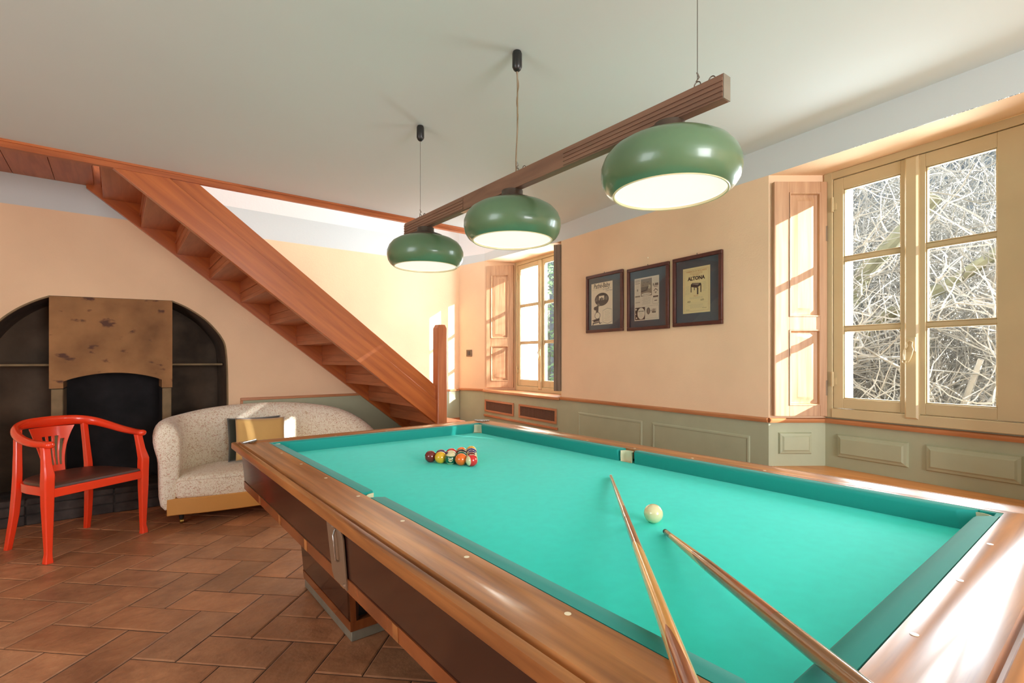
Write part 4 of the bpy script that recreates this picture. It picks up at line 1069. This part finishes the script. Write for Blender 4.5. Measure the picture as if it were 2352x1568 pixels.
# ------------------------------------------------------------------ sofa
def cr2(P, m_=5):
    out = []; V = [Vector(p) for p in P]
    for i in range(len(V)-1):
        p0, p1, p2, p3 = V[max(i-1, 0)], V[i], V[i+1], V[min(i+2, len(V)-1)]
        for k in range(m_):
            t = k/m_; out.append(.5*((2*p1)+(-p0+p2)*t+(2*p0-5*p1+4*p2-p3)*t*t+(-p0+3*p1-3*p2+p3)*t**3))
    out.append(V[-1]); return out
def sofa():
    r = thing('sofa', 'rounded sofa in cream floral fabric with ochre apron under the staircase', 'sofa', (1.15, 4.9, 0))
    off = Vector((1.15, 4.9, 0))
    # x, y, top height
    pts = [(.315, 4.600, .775), (.312, 4.70, .805), (.33, 4.86, .81), (.42, 5.03, .82), (.62, 5.14, .852), (.90, 5.19, .872), (1.25, 5.20, .872), (1.55, 5.17, .84), (1.78, 5.08, .785), (1.93, 4.93, .68), (1.99, 4.76, .56), (1.99, 4.62, .50)]
    P = cr2(pts, 5)
    sec = [(.055, .13, 0), (.062, .30, 0), (.060, None, .62), (.078, None, .70), (.098, None, .80), (.094, None, .90), (.06, None, .975), (.01, None, 1.0), (-.045, None, .97), (-.082, None, .88), (-.088, None, .72), (-.075, None, .5), (-.06, .20, 0), (0, .12, 0)]
    rings = []
    for i, p in enumerate(P):
        t = (P[min(i+1, len(P)-1)]-P[max(i-1, 0)]); t.z = 0; t.normalize(); nrm = Vector((-t.y, t.x, 0))   # outward (left of travel)
        h = p.z; e = min(i, len(P)-1-i); sc = 1 if e > 2 else (.62, .86, .96)[e]
        ring = []
        for o, z, f in sec:
            zz = z if z is not None else h*f
            if e < 3 and z is None: zz = h*f-(1-sc)*.10*(1 if f > .8 else 0)
            ring.append((p.x+nrm.x*o*sc-off.x, p.y+nrm.y*o*sc-off.y, zz))
        rings.append(ring)
    m = MB(); m.loft(rings); m.build('backrest', 'floral', r, angle=70, sub=1)
    m = MB()
    k = 13
    ring = rings[k]; cc = sum((Vector(q) for q in ring), Vector())/len(ring); m.tube([cc+(Vector(q)-cc)*.955 for q in ring[4:11]], .005, 6); m.build('seam', 'floral', r)
    # seat cushion
    front = [(.36, 4.60), (.55, 4.545), (.85, 4.50), (1.15, 4.485), (1.45, 4.50), (1.75, 4.545), (1.94, 4.60)]
    back = [(1.95, 4.90), (1.75, 5.05), (1.2, 5.12), (.6, 5.07), (.37, 4.90)]
    F = [(v.x, v.y) for v in cr2([(a, b, 0) for a, b in front], 4)]; loop = F+back
    cx_, cy_ = 1.15, 4.85
    def sc(s_, z): return [(cx_+(a-cx_)*s_-off.x, cy_+(b-cy_)*s_-off.y, z) for a, b in loop]
    m = MB(); m.loft([sc(.985, .208), sc(1.0, .225), sc(1.005, .28), sc(1.0, .335), sc(.985, .356), sc(.95, .37), sc(.8, .382), sc(.4, .388)])
    m.build('seat_cushion', 'floral', r, angle=70)
    m = MB(); m.tube([(a-off.x, b-off.y-.004, .345) for a, b in F], .0045, 8); m.build('piping', 'floral', r)
    loop2 = [(.30, 4.60)]+[(a, b-.008) for a, b in F]+[(2.0, 4.60), (2.0, 4.92), (1.75, 5.10), (1.2, 5.17), (.6, 5.12), (.33, 4.92)]
    m = MB(); m.prism([(a-off.x, b-off.y) for a, b in loop2], I, .084, .209); m.build('apron', 'ochre', r, bevel=.006)
    for x, y in ((.40, 4.66), (1.90, 4.66), (.50, 5.05), (1.80, 5.05)):
        m = MB(); m.tube([(x-off.x, y-off.y, .09), (x-off.x, y-off.y, .03)], [.022, .014], 12); lg = m.build('leg', 'darkfoot', r)
        m = MB(); m.tube([(x-.012-off.x, y-off.y, .019), (x+.012-off.x, y-off.y, .019)], .0185, 14)
        m.tube([(x-off.x, y-off.y, .09), (x-off.x, y-off.y, .078)], .026, 14); m.build('caster', 'brass', lg)
sofa()

def pillow(name, x, y, z, wd, ht, th, tilt, yaw, mat, label, roll=0):
    m = MB(); n = 22; vs = []; fs = []
    for s_ in (1, -1):
        for i in range(n+1):
            for j in range(n+1):
                u = -1+2*i/n; v = -1+2*j/n
                e = (max(0, 1-abs(u)**2.4)*max(0, 1-abs(v)**2.4))**.42
                px = u*wd/2*(1-.045*(v*v)*(1-abs(u))-.03*(1-v*v)); pz = v*ht/2*(1-.045*(1-u*u))
                vs.append((px, s_*th/2*e, pz))
    N_ = (n+1)**2
    for k in range(2):
        for i in range(n):
            for j in range(n):
                a = k*N_+i*(n+1)+j; fs.append((a, a+1, a+n+2, a+n+1) if k else (a, a+n+1, a+n+2, a+1))
    m.add(vs, fs); o = m.build(name, mat, angle=80)
    me = o.data; bm = bmesh.new(); bm.from_mesh(me); bmesh.ops.remove_doubles(bm, verts=bm.verts, dist=.0004); bmesh.ops.recalc_face_normals(bm, faces=bm.faces); bm.to_mesh(me); bm.free()
    me.polygons.foreach_set('use_smooth', [True]*len(me.polygons))
    o.location = (x, y, z); o.rotation_euler = (tilt, roll, yaw)
    tag(o, label, 'cushion'); return o
pillow('throw_pillow', .975, 4.945, .575, .43, .38, .11, -.22, -.04, 'greenpillow', 'dark green square cushion leaning on the sofa back, behind the mustard one')
pillow('throw_pillow', 1.0, 4.83, .585, .40, .36, .12, -.22, .02, 'mustard', 'mustard yellow velvet cushion standing in front of the dark green one', .03)

# ------------------------------------------------------------------ pictures
def picture(s_c, w_, z0, z1, paper, ps, draw, label):
    """s_c: centre along the wall; picture x axis runs towards the camera"""
    z_c = (z0+z1)/2
    base = Vector(WR(s_c, z_c, 0)); r = thing('framed_picture', label, 'picture', tuple(base))
    def T(a, b, h): p = -DW*a-NW*(h+.002); return (p.x, p.y, b)
    W_, H_ = w_/2, (z1-z0)/2; fw = .026
    m = MB()
    for k, (x0, x1, y0, y1) in enumerate(((-W_, W_, H_-fw, H_), (-W_, W_, -H_, -H_+fw), (-W_, -W_+fw, -H_+fw, H_-fw), (W_-fw, W_, -H_+fw, H_-fw))):
        m.box(x0, x1, y0, y1, 0, .020, T=T)
    m.build('frame', 'picframe', r, bevel=.003)
    m = MB(); m.box(-W_+.01, W_-.01, -H_+.01, H_-.01, .001, .006, T=T); m.build('mat_board', 'mat', r, smooth=False)
    px0, px1, py0, py1 = ps
    m = MB(); m.box(px0, px1, py0, py1, .006, .0066, T=T); p = m.build('print', paper, r, smooth=False)
    def U(a, b): return (px0+(px1-px0)*a, py0+(py1-py0)*b)
    d = MB()
    mats = ['ink', 'inkmid', 'ink2', 'inkred', 'inklt', paper]
    class G: pass
    g = G(); g.lv = .0070
    def rect(x0, y0, x1, y1, mi): 
        a, b = U(x0, y0); c, e = U(x1, y1); d.quad(T(a, b, g.lv), T(c, b, g.lv), T(c, e, g.lv), T(a, e, g.lv), mi=mi)
    def poly(pts, mi): d.add([T(*U(*q), g.lv) for q in pts], [tuple(range(len(pts)))], mi)
    def ell(x, y, rx, ry, mi, n=28): poly([(x+rx*math.cos(2*PI*k/n), y+ry*math.sin(2*PI*k/n)) for k in range(n)], mi)
    def txt(body, x, y, size, mi, **k): a, b = U(x, y); add_text(d, body, size, a, b, T, g.lv, mi, **k)
    def lines(x0, x1, ya, yb, n, mi, th=.004, jit=0):
        rn_ = random.Random(int(ya*1000))
        for i in range(n):
            y = ya+(yb-ya)*i/max(1, n-1); a = x0+rn_.random()*jit; b = x1-rn_.random()*jit; x = a
            while x < b:
                l = rn_.uniform(.02, .07); rect(x, y-th/2, min(x+l, b), y+th/2, mi); x += l+.012
    def box(x0, y0, x1, y1, mi, t=.005):
        rect(x0, y0, x1, y0+t*.7, mi); rect(x0, y1-t*.7, x1, y1, mi); rect(x0, y0, x0+t, y1, mi); rect(x1-t, y0, x1, y1, mi)
    g.rect, g.poly, g.ell, g.txt, g.lines, g.box = rect, poly, ell, txt, lines, box
    def lv(v): g.lv = .0068+v*.0002
    g.level = lv
    draw(g); d.build('printed_design', mats, p, smooth=False)
    m = MB(); m.box(-W_+fw-.004, W_-fw+.004, -H_+fw-.004, H_-fw+.004, .0105, .0115, T=T); m.build('glass', 'picglass', r, smooth=False)
    m = MB(); m.tube([T(0, H_-.002, .006), T(0, H_+.012, .006)], .0025, 6); m.build('hanger', 'wire', r)
def draw1(g):
    g.level(1); g.txt('Pathé-Baby', .5, .875, .056, 0, sx=.80, bold=.0008, shear=.1)
    g.txt('Le Cinéma', .70, .815, .018, 1, shear=.25); g.txt('Chez Vous', .84, .775, .018, 1, shear=.25)
    g.rect(.04, .845, .96, .848, 1)
    g.ell(.50, .60, .33, .155, 0); g.level(2)
    g.rect(.37, .585, .62, .685, 5); g.ell(.27, .62, .05, .055, 1); g.ell(.72, .62, .06, .05, 1); g.rect(.10+.1, .565, .24, .60, 2)
    g.level(3); g.ell(.50, .61, .05, .04, 1); g.ell(.43, .60, .03, .035, 0); g.ell(.57, .605, .03, .03, 2)
    g.level(1)
    g.poly([(.24, .45), (.36, .49), (.34, .30), (.22, .29)], 0); g.ell(.20, .40, .08, .045, 0); g.poly([(.30, .52), (.40, .50), (.42, .44), (.30, .44)], 2)
    for a in (0,):
        g.level(2); g.ell(.30, .225, .14, .083, 1); g.level(3); g.ell(.30, .225, .115, .070, 5)
    g.level(1); g.poly([(.10, .13), (.40, .165), (.40, .10), (.10, .07)], 0); g.poly([(.05, .055), (.40, .09), (.42, .06), (.08, .025)], 1)
    g.poly([(.05, .0), (.09, 0), (.13, .06), (.09, .06)], 0); g.poly([(.40, .02), (.45, .02), (.40, .09), (.36, .09)], 0); g.rect(.44, .04, .52, .05, 0)
    g.poly([(.03, .105), (.40, .135), (.40, .15), (.03, .12)], 0)
    P = [(.56, .33), (.76, .375), (.965, .34), (.965, .06), (.78, .015), (.56, .06)]
    for a, b in zip(P, P[1:]+P[:1]):
        dx, dy = b[0]-a[0], b[1]-a[1]; l = math.hypot(dx, dy); nx, ny = -dy/l*.004, dx/l*.004
        g.poly([(a[0]-nx, a[1]-ny), (b[0]-nx, b[1]-ny), (b[0]+nx, b[1]+ny), (a[0]+nx, a[1]+ny)], 2)
    g.lines(.62, .90, .09, .31, 11, 4, .004, .05)
def draw2(g):
    g.level(1)
    g.rect(.27, .56, .72, .965, 2); g.level(2); g.rect(.28, .68, .56, .78, 1); g.poly([(.50, .69), (.60, .79), (.56, .79), (.46, .69)], 0); g.poly([(.28, .66), (.50, .68), (.50, .70), (.28, .70)], 0)
    for x, y in ((.40, .88), (.53, .88), (.58, .88), (.64, .82), (.36, .82)): g.ell(x, y, .02, .014, 1)
    g.ell(.62, .77, .05, .05, 4); g.ell(.50, .60, .20, .035, 5); g.level(3); g.lines(.36, .64, .59, .61, 3, 1)
    g.level(1)
    for y in (.955, .925, .885): g.rect(.03, y-.010, .24, y, 1)
    g.lines(.03, .24, .62, .86, 12, 4, .004, .06); g.ell(.13, .72, .025, .03, 2)
    g.rect(.03, .555, .24, .59, 2); g.lines(.03, .24, .46, .54, 4, 4); g.rect(.04, .425, .24, .435, 1)
    g.lines(.76, .97, .84, .96, 6, 4, .004, .03); g.rect(.76, .775, .97, .83, 1); g.level(2); g.rect(.80, .79, .84, .83, 5); g.level(1); g.rect(.79, .745, .95, .758, 1)
    g.poly([(.78, .65), (.87, .71), (.97, .65), (.94, .65), (.87, .69), (.81, .65)], 0); g.poly([(.82, .63), (.92, .63), (.87, .59)], 2)
    g.rect(.77, .51, .97, .54, 0); g.box(.76, .36, .98, .495, 0); g.rect(.82, .425, .93, .44, 0)
    g.lines(.30, .70, .37, .53, 9, 2, .004, .06)
    g.rect(.03, .02, .44, .31, 0); g.level(2); g.ell(.28, .165, .15, .135, 5); g.ell(.07, .27, .03, .022, 5); g.ell(.06, .16, .015, .012, 5); g.ell(.09, .065, .028, .022, 5)
    g.level(3); g.txt('CARTOGIO', .28, .205, .011, 0, bold=.0004); g.lines(.20, .36, .09, .17, 4, 2); g.level(1)
    g.box(.47, .03, .98, .325, 1, .005); g.ell(.58, .21, .075, .08, 1); g.level(2); g.ell(.58, .21, .02, .05, 2); g.level(1)
    g.rect(.66, .205, .72, .212, 0); g.rect(.72, .16, .88, .25, 2); g.level(2); g.rect(.75, .20, .78, .25, 5); g.rect(.83, .19, .86, .25, 5); g.level(1); g.rect(.74, .155, .88, .175, 1); g.lines(.50, .94, .05, .12, 4, 4)
def draw3(g):
    g.level(1); g.box(.05, .04, .95, .96, 3, .004); g.box(.07, .055, .93, .945, 4, .003)
    g.txt('FABBRICA DI BIGLIARDI', .5, .90, .016, 3); g.lines(.25, .80, .855, .885, 3, 3, .004, .08); g.txt('BIGLIARDO', .5, .822, .011, 3)
    g.txt('ALTONA', .5, .725, .034, 0, bold=.0018)
    g.poly([(.30, .63), (.36, .665), (.68, .64), (.68, .60), (.53, .545), (.30, .58)], 0); g.level(2); g.poly([(.34, .64), (.38, .655), (.62, .635), (.56, .60)], 2); g.level(1)
    for x0, x1, ya, yb in ((.295, .325, .46, .59), (.53, .58, .40, .55), (.655, .69, .44, .61), (.42, .445, .50, .57)): g.rect(x0, ya, x1, yb, 0)
    g.lines(.09, .28, .42, .60, 10, 4, .004, .05); g.lines(.72, .90, .46, .66, 11, 4, .004, .05)
    g.txt('PREZZI', .49, .36, .012, 3); g.lines(.25, .75, .315, .345, 3, 4)
    g.txt('400 .', .25, .235, .018, 0); g.txt('600 .', .74, .255, .018, 0); g.rect(.08, .22, .92, .222, 4)
    g.lines(.18, .80, .11, .19, 6, 4, .004, .1); g.rect(.72, .095, .88, .10, 0); g.rect(.12, .075, .24, .08, 0)
picture(1.443, .452, 1.508, 2.008, 'paper1', (-.165, .10, -.185, .175), draw1, 'smallest framed print of the three, old projector advertisement with large script title')
picture(.957, .420, 1.502, 1.993, 'paper2', (-.137, .112, -.17, .16), draw2, 'middle framed print, grey page crowded with small newspaper advertisements')
picture(.508, .404, 1.508, 1.996, 'paper3', (-.118, .105, -.155, .16), draw3, 'framed yellowed ALTONA print showing a small billiard table, nearest the large window')
m = MB(); p = WR(.96, 2.055, .004); m.lathe([(.0001, -.004), (.004, -.004), (.004, .004), (.0001, .004)], p, 10)
tag(m.build('wall_nail', 'pearl'), 'white nail head in the wall above the middle framed print', 'nail')

# ------------------------------------------------------------------ garden outside
def garden():
    m = MB(); m.quad((3.7, -14, -.7), (24, -14, -.7), (24, 24, -.7), (3.7, 24, -.7)); struct(m.build('ground', 'ground', smooth=False))
    m = MB(); n = 30; rnd = random.Random(2)
    rings = []
    for i in range(n+1):
        y = -8+30*i/n
        rings.append([(11+rnd.uniform(-.3, .3), y, -.8), (12.2+rnd.uniform(-.3, .3), y, .8+rnd.uniform(-.2, .2)), (13.0, y, 4.0+rnd.uniform(-.2, .2)), (14.0, y, 7.0+rnd.uniform(-.3, .3)), (16.5, y, 10.6+rnd.uniform(-.4, .4))])
    m.loft(rings, caps=False, closed=False); struct(m.build('hillside', 'hill'))
    def tree(x, y, h, spread, seed, mat, label, lean=(0, 0), levels=4, r0=.05, kids=(4, 5), cat='tree', group='bare trees outside the near window'):
        rnd = random.Random(seed); mb = MB()
        def grow(p, d, ln, rad, lev):
            nseg = 5 if lev > 0 else 4; pts = [p]; v = d.copy(); q = p.copy()
            for i in range(nseg):
                v = (v+Vector((rnd.uniform(-1, 1), rnd.uniform(-1, 1), rnd.uniform(-.7, .9)))*.34).normalized()
                if x+q.x < 4.9: v.x = abs(v.x)
                q = q+v*ln/nseg; pts.append(q.copy())
            rs = [rad*(1-.6*i/nseg) for i in range(nseg+1)]
            mb.tube(pts, rs, 5 if lev < 2 else 3, caps=False)
            if lev >= levels: return
            for k in range(rnd.randint(*kids)):
                i = rnd.randint(1, nseg); b = pts[i]
                dd = (v*.5+Vector((rnd.uniform(-1, 1), rnd.uniform(-1, 1), rnd.uniform(-.5, .9)))*spread).normalized()
                grow(b, dd, ln*rnd.uniform(.5, .8), max(rs[i]*.62, .0075), lev+1)
        for k in range(3):
            grow(Vector((rnd.uniform(-.15, .15), rnd.uniform(-.15, .15), 0)), Vector((lean[0]+rnd.uniform(-.4, .4), lean[1]+rnd.uniform(-.4, .4), 1)).normalized(), h*.55, r0, 0)
        o = mb.build('bare_tree', mat, loc=(x, y, -.7)); tag(o, label, cat, group); return o
    spots = [(5.9, .9, 3.8, 21), (6.3, 2.1, 4.0, 22), (7.0, .5, 4.4, 23), (7.3, 1.7, 4.6, 24), (7.8, 3.2, 4.8, 25), (8.6, 2.4, 5.4, 26), (8.8, 1.0, 5.4, 27), (9.8, 3.4, 5.8, 28), (9.9, 1.9, 5.8, 29)]
    for i, (x, y, h, sd) in enumerate(spots):
        tree(x, y, h, 1.0, sd, 'bark', 'one of the pale bare trees with tangled sunlit branches outside the near window', levels=4, kids=(4, 6))
    # mossy leaning limb of an older tree
    mb = MB(); mb.tube([(0, 0, 0), (.1, .4, 1.2), (.2, .55, 2.2), (.1, .2, 2.9), (.0, -.4, 3.5)], [.12, .11, .09, .08, .06], 10)
    mb.tube([(.15, .5, 1.9), (.2, .1, 2.4), (.1, -.5, 2.7), (.0, -1.2, 3.2)], [.07, .06, .055, .04], 8)
    o = mb.build('mossy_tree', 'bark2', loc=(6.0, 1.6, -.7)); tag(o, 'thick mossy trunk with leaning limbs among the bare branches outside', 'tree')
    # evergreen shrub seen through the far window
    rnd = random.Random(8)
    for (x, y, h) in ((7.2, 7.9, 4.8),):
        t = thing('evergreen_tree', 'leafy green tree seen through the far window', 'tree', (x, y, -.7))
        mb = MB(); mb.tube([(0, 0, 0), (.05, .05, h*.8)], [.1, .04], 8); mb.build('trunk', 'bark', t)
        mb = MB()
        for k in range(5200):
            a = rnd.uniform(0, 2*PI); z = rnd.uniform(.4, h); rr_ = 1.5*math.sqrt(rnd.random())*(1-.55*(z/h)**2)
            c = Vector((math.cos(a)*rr_, math.sin(a)*rr_, z)); u = Vector((rnd.uniform(-1, 1), rnd.uniform(-1, 1), rnd.uniform(-1, 1))).normalized(); v = u.orthogonal().normalized()
            s_ = rnd.uniform(.04, .08); mb.add([c-u*s_, c+v*s_*.4, c+u*s_, c-v*s_*.4], [(0, 1, 2, 3)])
        mb.build('foliage', 'leaf', t, smooth=False)
garden()
